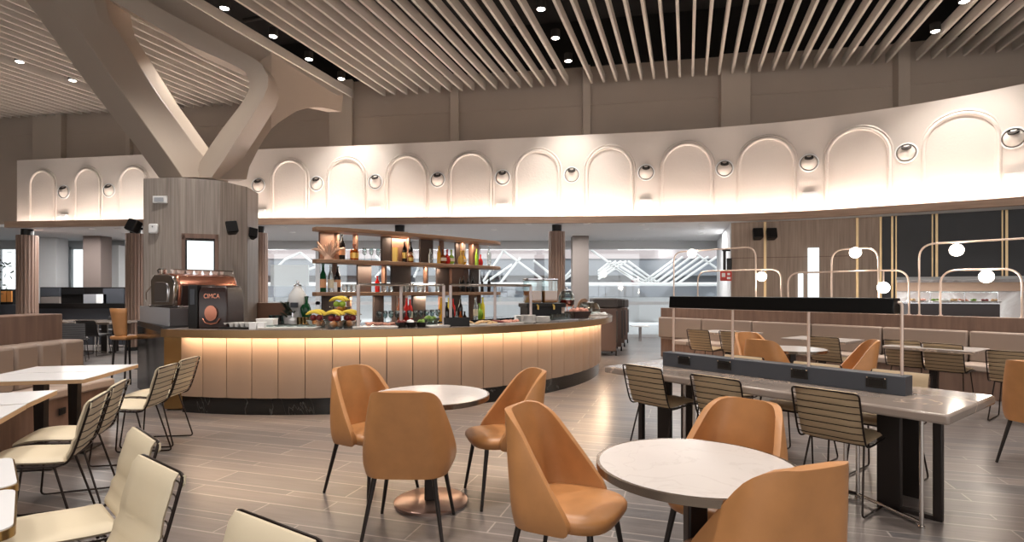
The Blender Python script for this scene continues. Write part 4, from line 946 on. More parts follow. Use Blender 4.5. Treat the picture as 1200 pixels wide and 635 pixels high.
for i, (dx, c, k_) in enumerate(((-.11, 'gdark', 'wine'), (-.05, 'gdark', 'tall'), (.01, 'gclear', 'small'), (.06, 'gamber', 'small'), (.11, 'gdark', 'small'))):
    bottle(k_, c, CT + .016, p + Vector((dx, dx * .25, 0)), ['tall dark sauce bottle in the black crate, end one', 'slim dark sauce bottle in the black crate', 'clear small sauce bottle in the black crate', 'amber small sauce bottle in the black crate', 'short dark sauce bottle in the black crate'][i], s=.9)
tray(563, .24, 'platter of pale cheese under the second serving guard', .42, .24, 'plate', 'bread')
tray(578, .3, 'platter of dark red berries under the second serving guard', .22, .2, 'plate', 'berry')
tray(597, .26, 'platter of ham under the second serving guard', .3, .22, 'plate', 'salmon')
for i, (px, d, n_) in enumerate(((619, .22, 8), (636, .2, 6), (611, .4, 7))):
    for k_ in range(n_):
        if ('plate_',) not in BP: BP[('plate_',)] = MB().lathe([(.001, 0), (.06, 0), (.105, .012), (.103, .016), (.06, .005), (.001, .005)], 24).build('plate', M['plate']); o = BP[('plate_',)]
        else: o = BP[('plate_',)].copy(); C.objects.link(o)
        q = onbar(px, d); o.location = (q.x, q.y, CT + .0135 * k_); nm_ = ['white plate in the stack under the guard post', 'white plate in the stack beside the juice dispenser', 'white plate in the stack behind the other two stacks'][i]
        tag(o, nm_, 'plate', nm_ + 's')
# juice dispenser
p = onbar(633, .52); jd = empty('juice_dispenser', p, .35); tag(jd, 'double glass juice dispenser with orange juice on a black base', 'juice dispenser')
MB().box(-.26, -.16, 0, .28, .16, .22).box(-.28, -.18, .20, .34, .18, .26).build('base', M['dark'], jd, bevel=.01)
for x in (-.12, .13):
    MB().box(x - .11, -.11, .265, x + .11, .11, .60).build('tank', M['glass'], jd, bevel=.01); MB().box(x - .10, -.10, .27, x + .10, .10, .44).build('juice', M['juice'], jd, bevel=.008)
    MB().box(x - .115, -.115, .60, x + .115, .115, .625).build('lid', M['steel'], jd, bevel=.006); MB().tube([(x, -.16, .24), (x, -.21, .22), (x, -.21, .17)], .014, 8).build('tap', M['gold'], jd)
# punch dispenser
p = onbar(664, .58); pd = empty('punch_dispenser', p); tag(pd, 'round glass jar of red punch on a wire stand', 'drink dispenser')
MB().lathe([(.001, .18), (.10, .18), (.13, .23), (.13, .36), (.09, .42), (.07, .44), (.066, .44), (.086, .415), (.126, .355), (.126, .235), (.098, .185), (.001, .185)], 20).build('jar', M['glass'], pd)
MB().lathe([(.001, .19), (.096, .19), (.123, .235), (.123, .30), (.001, .30)], 20).build('punch', M['punch'], pd); MB().lathe([(.001, .445), (.08, .445), (.08, .46), (.02, .475), (.02, .5), (.001, .505)], 16).build('lid', M['steel'], pd)
for i in range(3):
    a_ = i * 2.09 + .5; MB().tube([(.12 * math.cos(a_), .12 * math.sin(a_), .23), (.14 * math.cos(a_), .14 * math.sin(a_), 0)], .007, 6).build('leg', M['copper'], pd)
MB().tube([(.125 * math.cos(2 * PI * i / 20), .125 * math.sin(2 * PI * i / 20), .20) for i in range(20)], .007, 6, closed=True).build('ring', M['copper'], pd)
# big black bowl, bread dome, cups, end tray
p = onbar(677, .3); rt = empty('fruit_tray', p, .6); tag(rt, 'large dark wooden bowl of fruit salad near the rounded bar end', 'bowl'); MB().loft([[(-.13, -.09, 0), (.13, -.09, 0), (.13, .09, 0), (-.13, .09, 0)], [(-.19, -.13, .12), (.19, -.13, .12), (.19, .13, .12), (-.19, .13, .12)]]).build('bowl', M['darkbrown'], rt, bevel=.008)
b = MB(); random.seed(4)
for _ in range(26): b.ball((random.uniform(-.14, .14), random.uniform(-.09, .09), .12 + random.random() * .03), .03, 8)
o = b.build('food', M['salmon'], rt); o['kind'] = 'stuff'
p = onbar(690, .55); rt = empty('bread_bin', p, .7); tag(rt, 'rounded wooden bread bin with clear roll cover at the bar end', 'bread bin')
pr = [(.19 * math.cos(PI * i / 12), .30 * math.sin(PI * i / 12) ** .8) for i in range(13)]
MB().loft([[(x, -.02, z) for x, z in pr], [(x, .0, z) for x, z in pr]]).xf(Matrix.Translation((0, .14, .0))).build('back_board', M['shelfwood'], rt)
MB().loft([[(x * .85, -.14, z * .8) for x, z in pr], [(x * .85, .12, z * .8) for x, z in pr]]).build('clear_cover', M['glass'], rt); MB().box(-.19, -.16, -.0, .19, .15, .02).build('base', M['shelfwood'], rt, bevel=.005)
proto = None
for i in range(12):
    px = 648 + (i % 6) * 3.6; q = onbar(px, .2 + .1 * (i // 6))
    if proto is None: proto = MB().lathe([(.001, 0), (.03, 0), (.042, .08), (.039, .08), (.028, .006), (.001, .006)], 14).build('glass_cup', M['glass']); o = proto
    else: o = proto.copy(); C.objects.link(o)
    o.location = (q.x, q.y, CT + .022); tag(o, 'clear glass cup in the rows before the punch dispenser', 'cup', 'glass cups before the punch dispenser')
tray(656, .24, 'flat grey tray under the rows of glass cups', .5, .3, 'silverpaint')
tray(681, .14, 'silver tray of cutlery near the rounded bar end', .36, .18, 'steel')
tray(702, .35, 'white tray with folded napkins at the tip of the bar', .42, .28, 'plate', 'plate')
# ------------------------------------------------------------------ leather dining chair
def make_leather(seat_z=.46, legz=.38, name='leather_chair'):
    root = empty(name)
    HS = .503
    def row(t, n=26):
        """one height of the shell, t from 0 (bottom) to 1 (top): points along the arc"""
        w_ = .262 - .068 * max(0, (t - .2) / .8) ** 1.5 - .02 * max(0, (.2 - t) / .2) ** 2; dep = -.02 + .285 * (1 - t) ** 1.1; rc = .12
        S = w_ - rc + rc * PI / 2 * .9 + dep
        if t < .22: S -= .10 * (1 - math.sqrt(max(0, 1 - ((.22 - t) / .22) ** 2)))
        if t > .80: S -= .085 * (1 - math.sqrt(max(0, 1 - ((t - .80) / .20) ** 2)))
        yb = -.20 - .085 * t ** 1.15; z = legz - .012 + (HS + .012) * t; out = []
        for i in range(n + 1):
            s = S * (2 * i / n - 1); a = abs(s); sg = 1 if s >= 0 else -1; fl = w_ - rc; ar = rc * PI / 2
            if a <= fl: x, y = a, 0
            elif a <= fl + ar: th = (a - fl) / rc; x, y = fl + rc * math.sin(th), rc * (1 - math.cos(th))
            else: x, y = w_ + .05 * (a - fl - ar), rc + (a - fl - ar)
            out.append((sg * x, yb + y + .10 * (x ** 2) * 3 * t, z + .012 * (a / S) ** 2 * (1 - t)))
        return out
    ts = [0, .01, .03, .07, .13, .22, .33, .46, .58, .70, .80, .87, .92, .96, .985, 1.0]
    b = MB().loft([row(t) for t in ts], cap=False, closed=False)
    b.build('backrest', M['leather'], root, solid=.034, ang=180).modifiers['solid'].offset = 1
    o = root.children[-1]; d = o.modifiers.new('bevel', 'BEVEL'); d.width = .013; d.segments = 3; d.limit_method = 'ANGLE'; d.angle_limit = math.radians(50)
    # seat cushion
    def se(k, sx, sy, cy, n=28, e=3.2):
        out = []
        for i in range(n):
            a = 2 * PI * i / n; c, s = math.cos(a), math.sin(a)
            out.append((math.copysign(abs(c) ** (2 / e), c) * sx, cy + math.copysign(abs(s) ** (2 / e), s) * sy * (1), k))
        return out
    b = MB(); secs = [se(legz, .19, .19, .02), se(legz + .012, .222, .222, .03), se(legz + .045, .238, .237, .034), se(seat_z - .02, .236, .236, .034), se(seat_z - .005, .225, .225, .03), se(seat_z + .004, .17, .17, .02), se(seat_z + .005, .05, .05, .0)]
    b.loft(secs).build('seat', M['leather'], root, ang=80)
    for x in (-1, 1):
        for y in (-1, 1):
            MB().tube([(x * .17, y * .17 + .01, legz + .01), (x * .235, y * .235 + .0, 0)], [.016, .010], 8).build('leg', M['leg'], root)
    return root
LC = make_leather()
LCG = 'tan leather chairs round the round tables'
def leather(c, f, label, first=[True]):
    o = LC if first[0] else copy_tree(LC); first[0] = False
    place(o, c, f); tag(o, label, 'chair', LCG); return o
leather((-.62, 3.43), (.03, 1), 'tan leather chair seen from behind at the round table nearest the bar')
leather((-1.025, 4.11), (.82, -.57), 'tan leather chair at the round table near the bar, on the coffee machine side')
leather((-.05, 4.0), (-.95, -.31), 'tan leather chair side-on between the two round tables, nearest the bar')
leather((.26, 2.69), (.88, -.47), 'big tan leather chair with its seat turned to the nearest round table')
leather((1.05, 2.77), (-.75, -.66), 'tan leather chair facing us behind the nearest round table')
leather((.90, 2.07), (-.35, .94), 'tan leather chair with its back to us, closest of all to the camera')
leather((3.26, 7.5), (.2, -.95), 'tan leather chair behind another at the farthest round table, beyond the long table')
leather((3.08, 6.75), (.75, .6), 'tan leather chair back just over the socket box, at the farthest round table')
leather((3.98, 6.62), (-.9, .3), 'tan leather chair leaning in profile at the farthest round table')
leather((4.40, 4.62), (.9, .3), 'tan leather chair only just in the picture beside the long booth')
# ------------------------------------------------------------------ round pedestal tables
def round_table(c, label, proto=[None]):
    if proto[0] is None:
        root = empty('round_table')
        MB().lathe([(.001, .715), (.38, .715), (.38, .735), (.39, .742), (.001, .742)], 48).build('tabletop', M['stone'], root, ang=40)
        MB().lathe([(.382, .710), (.400, .710), (.402, .742), (.389, .7425), (.382, .72)], 48).build('metal_rim', M['rim'], root, ang=40)
        MB().lathe([(.001, .71), (.14, .71), (.14, .70), (.001, .70)], 20).build('mount_plate', M['dark'], root)
        MB().box(-.04, -.04, .02, .04, .04, .705).build('pedestal', M['leg'], root, bevel=.01)
        MB().lathe([(.001, .024), (.235, .024), (.25, .016), (.25, 0), (.001, 0)], 40).build('base_disc', M['basedisc'], root, ang=40)
        proto[0] = root; r = root
    else: r = copy_tree(proto[0])
    place(r, c); tag(r, label, 'table', 'round stone-topped tables'); return r
round_table((-.557, 3.87), 'round stone-topped table near the curved bar with three leather chairs')
round_table((.752, 2.31), 'round stone-topped table closest to us with three leather chairs')
round_table((3.45, 6.95), 'round stone-topped table beyond the long table, before the booth')
# ------------------------------------------------------------------ wire chairs
def make_wire(pad, w_=.40, name='wire_chair', ribs=True, padout=.0, taper=.0):
    root = empty(name); r = .0065
    prof = catmull([(0, .23, .445), (0, .10, .462), (0, -.10, .447), (0, -.185, .452), (0, -.225, .50), (0, -.265, .62), (0, -.315, .80)], 5)
    def X(p): return (w_ / 2) * (1 - taper * max(0, (p.z - .46) / .36)) if p.z > .47 and p.y < -.1 else w_ / 2
    left = [Vector((-X(p), p.y, p.z)) for p in prof]; right = [Vector((X(p), p.y, p.z)) for p in prof]
    loop = left + right[::-1]
    # rounded rectangle loop along the profile
    lp = round_path(left[:1] + left[1:], .01)
    tl, tr = left[-1], right[-1]; fl, fr = left[0], right[0]
    path = [Vector((0, fl.y, fl.z))] + [fl] + left[1:-1] + [tl] + [tr] + right[1:-1][::-1] + [fr] + [Vector((0, fl.y, fl.z))]
    pp = [path[0]]
    for i in range(1, len(path) - 1):
        a, b_, c_ = path[i - 1], path[i], path[i + 1]
        if abs(b_.x) > .1 and (b_ - tl).length < 1e-6 or (b_ - tr).length < 1e-6 or (b_ - fl).length < 1e-6 or (b_ - fr).length < 1e-6:
            u = (a - b_); v = (c_ - b_); rr = .03; rr1 = min(rr, u.length * .8); rr2 = min(rr, v.length * .8)
            p1, p2 = b_ + u.normalized() * rr1, b_ + v.normalized() * rr2
            pp += [p1 * (1 - t) ** 2 + b_ * 2 * t * (1 - t) + p2 * t * t for t in (0, .33, .66, 1)]
        else: pp.append(b_)
    MB().tube(pp, r, 8, closed=True).build('frame', M['rod'], root)
    # cross wires
    b = MB(); n = 0
    ztops = [.49, .535, .58, .625, .67, .715, .76]
    for z in ztops:
        i = next(i for i in range(len(prof) - 1) if prof[i].z <= z <= prof[i + 1].z and prof[i].y < -.15)
        t = (z - prof[i].z) / (prof[i + 1].z - prof[i].z); p = prof[i] + (prof[i + 1] - prof[i]) * t; x = X(p)
        b.tube([(-x, p.y, p.z), (-x * .7, p.y - .018, p.z), (x * .7, p.y - .018, p.z), (x, p.y, p.z)], .0032, 6)
    for y in (.16, .09, .02, -.05, -.12): b.tube([(-w_ / 2, y, .452), (-w_ * .35, y, .437), (w_ * .35, y, .437), (w_ / 2, y, .452)], .0038, 6)
    b.build('wire_grid', M['rod'], root)
    # pads
    def padmesh(i0, i1, th, name_, inset=.012, wav=0):
        pr = prof[i0:i1]; secs = []
        m = len(pr)
        for j, p in enumerate(pr):
            q = pr[min(j + 1, m - 1)] - pr[max(j - 1, 0)]; q.normalize(); nrm = Vector((0, q.z, -q.y))      # points up / forward
            if nrm.z < 0 and p.z < .47: nrm = -nrm
            if nrm.y < 0 and p.z > .5: nrm = -nrm
            x = X(p) - inset; e = min(1, (min(j, m - 1 - j) + .6) / 2.0)
            t_ = th * (.45 + .55 * e); out = .004 + wav * math.sin(p.z * 2 * PI / .04) if p.z > .5 else .004
            sec = []
            for kx, kt in ((-1, .5), (-.93, .1), (-.5, 0), (0, 0), (.5, 0), (.93, .1), (1, .5), (.93, .95), (.5, 1.05), (0, 1.1), (-.5, 1.05), (-.93, .95)):
                sec.append(p + Vector((x * kx, 0, 0)) + nrm * (out + t_ * kt - (.010 if kt < .2 and abs(kx) < .6 and p.z > .5 else 0)))
            secs.append(sec)
        return MB().loft(secs).build(name_, pad, root, ang=60)
    padmesh(0, 16, .032, 'seat_pad'); padmesh(17, len(prof) - 0, .030, 'back_pad', wav=.006)
    if padout:
        for x in (-w_ / 2, w_ / 2): MB().tube([(x * .93, -.308, .79), (x * 1.02, -.318, .795), (x * 1.03, -.316, .77), (x * .95, -.308, .755)], .0045, 6).build('tie_string', pad, root)
    for x in (-1, 1):
        pts = [(x * .17, .17, .447), (x * .205, .215, .012), (x * .205, -.25, .012), (x * .17, -.13, .44)]
        MB().tube(round_path(pts, .035), .0068, 8).build('leg', M['rod'], root)
    MB().tube([(-.17, -.13, .442), (.17, -.13, .442)], .006, 6).build('cross_bar', M['rod'], root)
    return root
WT = make_wire(M['padtaupe'], .42); WTU = [True]
def wire(c, f, label, proto=WT, used=WTU, group='taupe wire chairs'):
    o = proto if used[0] else copy_tree(proto); used[0] = False
    place(o, c, f); tag(o, label, 'chair', group); return o
U = Vector((.61, -.79, 0)).normalized(); N_ = Vector((.79, .61, 0)).normalized()
wire((1.36, 5.03), N_, 'taupe wire chair at the long table, nearest the bar'); wire((1.77, 4.43), N_, 'taupe wire chair in the middle of the near side of the long table'); wire((2.29, 3.88), N_, 'taupe wire chair at the long table beside the slab leg, back to us')
# far side of the long table
TA = Vector((.87, 5.32, 0)); TL, TW = 2.66, 1.0
def tp(s, t): q = TA + U * s + N_ * t; return (q.x, q.y)
wire(tp(.65, 1.0), -N_, 'taupe wire chair on the far side of the long table, nearest the bar'); wire(tp(1.35, 1.0), -N_, 'taupe wire chair on the far side of the long table, middle one'); wire(tp(2.0, 1.0), -N_, 'taupe wire chair across the long table, its pale back seen past the socket box end')
# ------------------------------------------------------------------ long communal table
def communal(A, u, n, L, W, label, shelf=True):
    root = empty('communal_table', A, math.atan2(u[1], u[0])); tag(root, label, 'table', 'long marble communal tables')
    # local x along u, local y along n
    MB().box(0, 0, .68, L, W, .742).build('tabletop', M['greystone'], root, bevel=.015)
    for x, s in ((.42, -1), (L - .42, 1)):
        lg = MB().box(x - .07, W * .34, 0, x + .07, W * .34 + .045, .68).build('slab_leg', M['leg'], root, bevel=.006)
        MB().box(x + s * .27 - .025, W * .34, 0, x + s * .27 + .025, W * .34 + .045, .68).build('post_leg', M['leg'], root, bevel=.005)
        MB().box(min(x, x + s * .29), W * .34, 0, max(x, x + s * .29), W * .34 + .045, .03).build('foot_bar', M['leg'], root, bevel=.004)
        MB().box(x - .07, W * .70, 0, x + .07, W * .70 + .045, .68).build('slab_leg', M['leg'], root, bevel=.006)
    for x in (L - .18, L - .62, L - .70, .62, .72, .85):
        y = .16 if x in (L - .18,) else .38
        MB().lathe([(.001, 0), (.02, 0), (.02, .012), (.013, .014), (.013, .68), (.001, .68)], 12, (x, y, 0)).build('chrome_post', M['chrome'], root)
    MB().tube([(.62, .38, .03), (L - .62, .38, .03)], .014, 8).build('foot_rail', M['chrome'], root); MB().tube([(L - .62, .38, .03), (L - .18, .16, .03)], .012, 8).build('foot_rail', M['chrome'], root)
    return root
ct = communal(TA, U, N_, TL, TW, 'long grey marble communal table with socket box and black hood over it')
# socket box
bx = empty('socket_box', (*tp(.32, .46), .742), math.atan2(U.y, U.x)); tag(bx, 'long dark grey metal box with sockets standing along the marble table', 'socket box')
BL = 1.98
MB().box(0, 0, 0, BL, .14, .13).build('box', M['boxgrey'], bx, smooth=False, bevel=.004)
for px in (802, 849, 937, 1027):
    q = ray_line(px, tp(.32, .46), tp(2.3, .46)); s = (q - Vector((*tp(.32, .46), 0))).dot(U)
    o = MB().box(s - .065, -.008, .035, s + .065, .0, .11).build('socket', M['sock'], bx, bevel=.003)
    MB().box(s - .045, -.011, .05, s + .045, -.008, .095).build('socket_insert', M['dark'], o, smooth=False)
    MB().box(s - .062, -.01, .1, s - .052, -.007, .109).box(s + .052, -.01, .1, s + .062, -.007, .109).build('clip', M['steel'], o, smooth=False)
# hood on thin posts over the box
hd = empty('light_hood', (*tp(.30, .52), .872), math.atan2(U.y, U.x)); tag(hd, 'long glossy black hood on thin pale posts above the socket box', 'hood')
MB().loft([[(x, y, z) for y, z in ((-.06, .425), (-.05, .53), (.07, .53), (.09, .43), (.08, .42), (-.05, .42))] for x in (.09, BL - .05)]).build('hood', M['hoodblack'], hd, bevel=.006, ang=30)
for i, px in enumerate((787, 860, 949, 1055)):
    h0, h1 = Vector((*tp(.30, .52), 0)), Vector((*tp(2.3, .52), 0)); x = (ray_line(px, h0, h1) - h0).dot(U)
    if i in (0, 3): s_ = 1 if i else -1; pts = round_path([(x, .03, 0), (x, .03, .50), (x - s_ * .06, .03, .50)], .05)
    else: pts = [(x, -.02, 0), (x, -.02, .45)]
    MB().tube(pts, .011, 10).build('post', M['pipe'], hd)
# ------------------------------------------------------------------ booth
WA, WB = Vector((3.30, 12.5, 0)), Vector((6.95, 7.65, 0)); WU = (WB - WA).normalized(); WN = Vector((WU.y, -WU.x, 0))
if WN.y > 0: WN = -WN
WE = WB + WU * 1.6
WLEN = (WE - WA).length
bo = empty('booth_bench', WA, math.atan2(WU.y, WU.x)); tag(bo, 'long brown booth bench with padded back running before the food counter', 'bench')
# local x along wall, local -y toward the room (camera side)
sgn = -1
MB().box(0, 0, 0, WLEN, .16, 1.08).build('back_wall', M['boothwood'], bo, smooth=False, bevel=.006)
MB().box(.75, -.58, 0, WLEN, -.0, .36).build('plinth', M['boothwood'], bo, smooth=False, bevel=.005)
MB().box(.02, -.03, .40, .75, 0, .44).build('trim_strip', M['boothseat'], bo, smooth=False)
nn = 7; sw = WLEN / nn
for i in range(nn):
    MB().box(.02 + i * sw + .006, -.12, .44, .02 + (i + 1) * sw - .012, -.002, .88).build('back_cushion', M['boothpad'], bo, bevel=.025)
    MB().box(max(.75, .02 + i * sw + .004), -.60, .36, .02 + (i + 1) * sw - .008, -.10, .45).build('seat_cushion', M['boothseat'], bo, bevel=.02)
def walls(px): q = ray_line(px, WA, WB); return (q - WA).dot(WU)
def arch(px0, px1, ztop, label, s1=None):
    a = walls(px0); c = s1 if s1 is not None else walls(px1)
    root = empty('arch_frame', WA + WU * a + Vector((0, 0, 1.08)), math.atan2(WU.y, WU.x)); tag(root, label, 'arch frame', 'thin pale arch frames on the booth back')
    w_ = c - a; h = ztop - 1.08
    MB().tube(round_path([(0, .08, 0), (0, .08, h), (w_, .08, h), (w_, .08, 0)], .22, 7), .014, 10).build('pipe', M['pipe'], root)
    for x in (0, w_): MB().lathe([(.001, 0), (.03, 0), (.03, .01), (.001, .01)], 12, (x, .08, 0)).build('foot', M['pipe'], root)
    return a, w_, ztop
arch(787, 883, 2.30, 'tall thin arch frame at the window end of the booth')
arch(815, 913, 1.86, 'low thin arch frame overlapping the tall one at the window end')
arch(921, 1063, 1.78, 'low wide arch frame behind the black hood')
arch(972, 1027, 2.16, 'narrow taller arch frame rising behind the low wide one')
arch(1075, 1240, 2.17, 'tall wide arch frame before the dark panels')
arch(1100, 1196, 1.76, 'low arch frame in front of the food counter')
for px, py, zt_, lab in ((808, 297, 2.30, 'glowing globe lamp on the tall arch frame by the windows'), (890, 324, 1.86, 'glowing globe lamp on the low arch frame against the wood wall'), (1000, 296, 2.16, 'glowing globe lamp on the narrow arch frame'), (1033, 337, 1.78, 'glowing globe lamp hanging lowest, beside the black hood end'), (1119, 293, 2.17, 'glowing globe lamp under the tall arch frame before the dark panels'), (1154, 324, 1.76, 'glowing globe lamp in front of the food counter')):
    s = walls(px); q = WA + WU * s - WN * .08; z = H + (HOR - py) * q.y / F
    rt = empty('globe_lamp', (q.x, q.y, z)); tag(rt, lab, 'lamp', 'globe lamps on the arch frames')
    o = MB().ball((0, 0, 0), .09, 20).build('globe', M['globe'], rt); MB().tube([(0, 0, .08), (0, 0, max(.1, zt_ - z))], .012, 8).build('stem', M['pipe'], rt)
    l = bpy.data.lights.new('globe', 'POINT'); l.energy = 6; l.color = (1, .88, .74); l.shadow_soft_size = .1; lo = bpy.data.objects.new('globe_light', l); C.objects.link(lo); lo.location = (q.x, q.y, z - .14)
def rect_table(c, u, L, W, label, top='stone', edge='woodedge', legs=((0, 0),), name='bistro_table', group='small tables along the booth', rnd=.0, leg_w=.07, h=.742):
    """c: centre; u: long direction"""
    root = empty(name, (c[0], c[1], 0), math.atan2(u[1], u[0])); tag(root, label, 'table', group)
    b = MB()
    if rnd:
        pts = []
        for sx, sy, a0 in ((1, 1, 0), (-1, 1, 90), (-1, -1, 180), (1, -1, 270)):
            for i in range(6): a = math.radians(a0 + 18 * i); pts.append((sx * (L / 2 - rnd) + rnd * math.cos(a), sy * (W / 2 - rnd) + rnd * math.sin(a)))
        MB().prism(pts, h - .032, h - .004).build('edge_band', M[edge], root); MB().prism([(x * .985, y * .985) for x, y in pts], h - .004, h).build('tabletop', M[top], root)
    else:
        MB().box(-L / 2, -W / 2, h - .034, L / 2, W / 2, h - .004).build('edge_band', M[edge], root, smooth=False, bevel=.002); MB().box(-L / 2, -W / 2, h - .004, L / 2, W / 2, h).build('tabletop', M[top], root, smooth=False)
    for x, y in legs:
        MB().loft([[(x - leg_w * 1.2 / 2, y - leg_w / 2, h - .034), (x + leg_w * 1.2 / 2, y - leg_w / 2, h - .034), (x + leg_w * 1.2 / 2, y + leg_w / 2, h - .034), (x - leg_w * 1.2 / 2, y + leg_w / 2, h - .034)], [(x - leg_w * .8 / 2, y - leg_w / 2, .02), (x + leg_w * .8 / 2, y - leg_w / 2, .02), (x + leg_w * .8 / 2, y + leg_w / 2, .02), (x - leg_w * .8 / 2, y + leg_w / 2, .02)]]).build('pedestal', M['leg'], root, smooth=False)
        MB().box(x - .16, y - .16, 0, x + .16, y + .16, .02).build('foot_plate', M['leg'], root, bevel=.005)
    return root
def alongbooth(corner, L, W): c = Vector((*corner, 0)) - U * (L / 2) + N_ * (W / 2); return c
# corner = corner nearest the camera
rect_table(alongbooth((5.38, 6.55), .95, .66), U, .95, .66, 'rectangular table at the booth, before the low arch frame and food counter', edge='greystone')
rect_table(alongbooth((4.62, 7.81), .9, .66), U, .9, .66, 'rectangular table at the booth, middle one', edge='greystone')
rect_table(alongbooth((3.76, 9.2), .9, .66), U, .9, .66, 'rectangular table at the booth, closest to the windows', edge='greystone')
def boothchair(px, py, label):      # py: top edge of the backrest
    Y = (H - .80) * F / (py - HOR); q = at(px, Y) + N_ * .32; wire(q, N_, label)
boothchair(1056, 399, 'taupe wire chair at the booth table by the black hood post'); boothchair(1103, 403, 'taupe wire chair at the booth table, before the low arch frame'); boothchair(1184, 412, 'taupe wire chair at the booth, cut by the picture edge')
boothchair(964, 395, 'taupe wire chair at the middle booth table'); boothchair(817, 386.5, 'taupe wire chair at the booth table nearest the windows, window side'); boothchair(856, 388.5, 'taupe wire chair at the booth table nearest the windows, hood side')
# ------------------------------------------------------------------ near-left: beige chairs, white tables, curved bench
WBG = make_wire(M['padbeige'], .40, padout=.01); WBU = [True]
def beige(c, f, label): return wire(c, f, label, WBG, WBU, 'beige wire chairs along the curved bench')
def backmid(x, y, f, d=.315): f = Vector((*f, 0)).normalized(); return (x + f.x * d, y + f.y * d)
beige(backmid(-2.98, 4.90, (-.98, -.15)), (-.98, -.15), 'beige wire chair nearest the bar end, the closer of the pair'); beige(backmid(-3.09, 5.42, (-.98, -.12)), (-.98, -.12), 'beige wire chair nearest the bar end, the farther of the pair')
beige(backmid(-2.54, 3.48, (-.92, -.38)), (-.92, -.38), 'beige wire chair at the middle white tables, the closer of the pair'); beige(backmid(-2.76, 3.98, (-.92, -.36)), (-.92, -.36), 'beige wire chair at the middle white tables, the farther of the pair')
beige(backmid(-1.32, 2.12, (-.62, -.78)), (-.62, -.78), 'beige wire chair showing its smooth back pad, closer of the nearest pair'); beige(backmid(-1.66, 2.56, (-.70, -.72)), (-.70, -.72), 'beige wire chair showing seat and back pad, farther of the nearest pair'); beige(backmid(-.655, 1.57, (-.55, -.83)), (-.55, -.83), 'beige wire chair of which only the top of the back shows at the picture bottom')
def wt(c0, c1, depth, label, **kw):
    """white table: c0, c1 ends of its aisle edge; depth runs towards the bench"""
    a, c = Vector((*c0, 0)), Vector((*c1, 0)); u = (c - a).normalized(); n = Vector((-u.y, u.x, 0))
    if n.x > 0: n = -n
    m = (a + c) / 2 + n * depth / 2
    L = (c - a).length
    return rect_table(m, n, depth, L - .008, label, 'whitetop', legs=((depth * .0, 0),), name='white_table', group='white tables along the curved bench', **kw)
wt((-3.53, 5.0), (-3.62, 5.46), .86, 'white wood-edged table by the bench end, farther of its pair'); wt((-3.44, 4.52), (-3.53, 4.99), .86, 'white wood-edged table by the bench end, closer of its pair')
wt((-3.06, 3.55), (-3.26, 4.04), .86, 'white wood-edged table in the middle, farther of its pair'); wt((-2.80, 3.04), (-3.05, 3.54), .86, 'white wood-edged table in the middle, closer of its pair')
wt((-1.80, 2.06), (-2.14, 2.42), .8, 'white brass-edged table with rounded corners, farther one at the bottom corner', edge='brassedge', rnd=.05); wt((-1.48, 1.68), (-1.79, 2.04), .8, 'white brass-edged table with rounded corners, closer one at the bottom corner', edge='brassedge', rnd=.05)
# curved bench
KC = Vector((2.3, 5.9, 0))
def kp(a, r, z): a = math.radians(a); return (KC.x + r * math.cos(a), KC.y + r * math.sin(a), z)
cb = empty('curved_bench', kp(200, 7.0, 0)); tag(cb, 'curved brown banquette with ribbed padded back behind the white tables', 'bench'); ci = Matrix.Translation(-Vector(kp(200, 7.0, 0)))
def arcb(a0, a1, r0, r1, z0, z1, n=12): return MB().loft([[kp(a0 + (a1 - a0) * i / n, r0, z0), kp(a0 + (a1 - a0) * i / n, r1, z0), kp(a0 + (a1 - a0) * i / n, r1, z1), kp(a0 + (a1 - a0) * i / n, r0, z1)] for i in range(n + 1)])
a_end = 175.5
arcb(a_end, 225, 7.5, 7.9, 0, 1.19, 24).xf(ci).build('wood_back', M['boothwood'], cb, ang=40, bevel=.01)
arcb(a_end, 225, 6.92, 7.5, 0, .37, 24).xf(ci).build('plinth', M['boothwood'], cb, ang=40)
a = a_end
while a < 224:
    arcb(a + .06, a + 2.3, 7.22, 7.5, .45, .90, 2).xf(ci).build('back_cushion', M['boothpad'], cb, bevel=.03, ang=40)
    if int((a - a_end) / 2.36 + .5) % 2 == 0: arcb(a + .03, a + 4.68, 6.85, 7.3, .37, .46, 4).xf(ci).build('seat_cushion', M['boothseat'], cb, bevel=.02, ang=40)
    a += 2.36
o = MB().box(-.05, -.01, 0, .05, 0, .07).build('wall_outlet', M['sock'], bevel=.003)
q = ray_poly(72.5, [Vector(kp(a_, 6.9, 0)) for a_ in range(176, 226, 1)]); o.location = (q.x, q.y, .19); o.rotation_euler = (0, 0, math.radians(95)); tag(o, 'black double power outlet in the bench plinth under the white tables', 'outlet')
# ------------------------------------------------------------------ far left dining area
BS = empty('bar_stool'); tag(BS, 'orange leather high stool standing alone beside the bar flank', 'bar stool'); c = at(149.5, 8.55); place(BS, c, (-.62, .78))
BS.rotation_euler = (0, 0, ang((.25, .97)))
MB().grid(lambda u, v: ((2 * u - 1) * (.115 + .045 * v), -.16 - .05 * v + .05 * (2 * u - 1) ** 2, .74 + .45 * v), 10, 6).build('backrest', M['leather'], BS, solid=.03, ang=180)
MB().box(-.15, -.17, .72, .15, .16, .78).build('seat', M['leather'], BS, bevel=.02)
for x in (-1, 1):
    for y in (-1, 1): MB().tube([(x * .11, y * .12, .72), (x * .125, y * .16, 0)], [.018, .012], 8).build('leg', M['leg'], BS)
MB().tube([(-.12, .15, .25), (.12, .15, .25)], .008, 6).build('footrest', M['leg'], BS)
u2 = Vector((.93, -.1, 0)).normalized(); n2 = Vector((-u2.y, u2.x, 0))
communal(Vector((-12.1, 13.2, 0)), u2, n2, 2.9, .9, 'long marble communal table in the far dining area beside the orange stool')
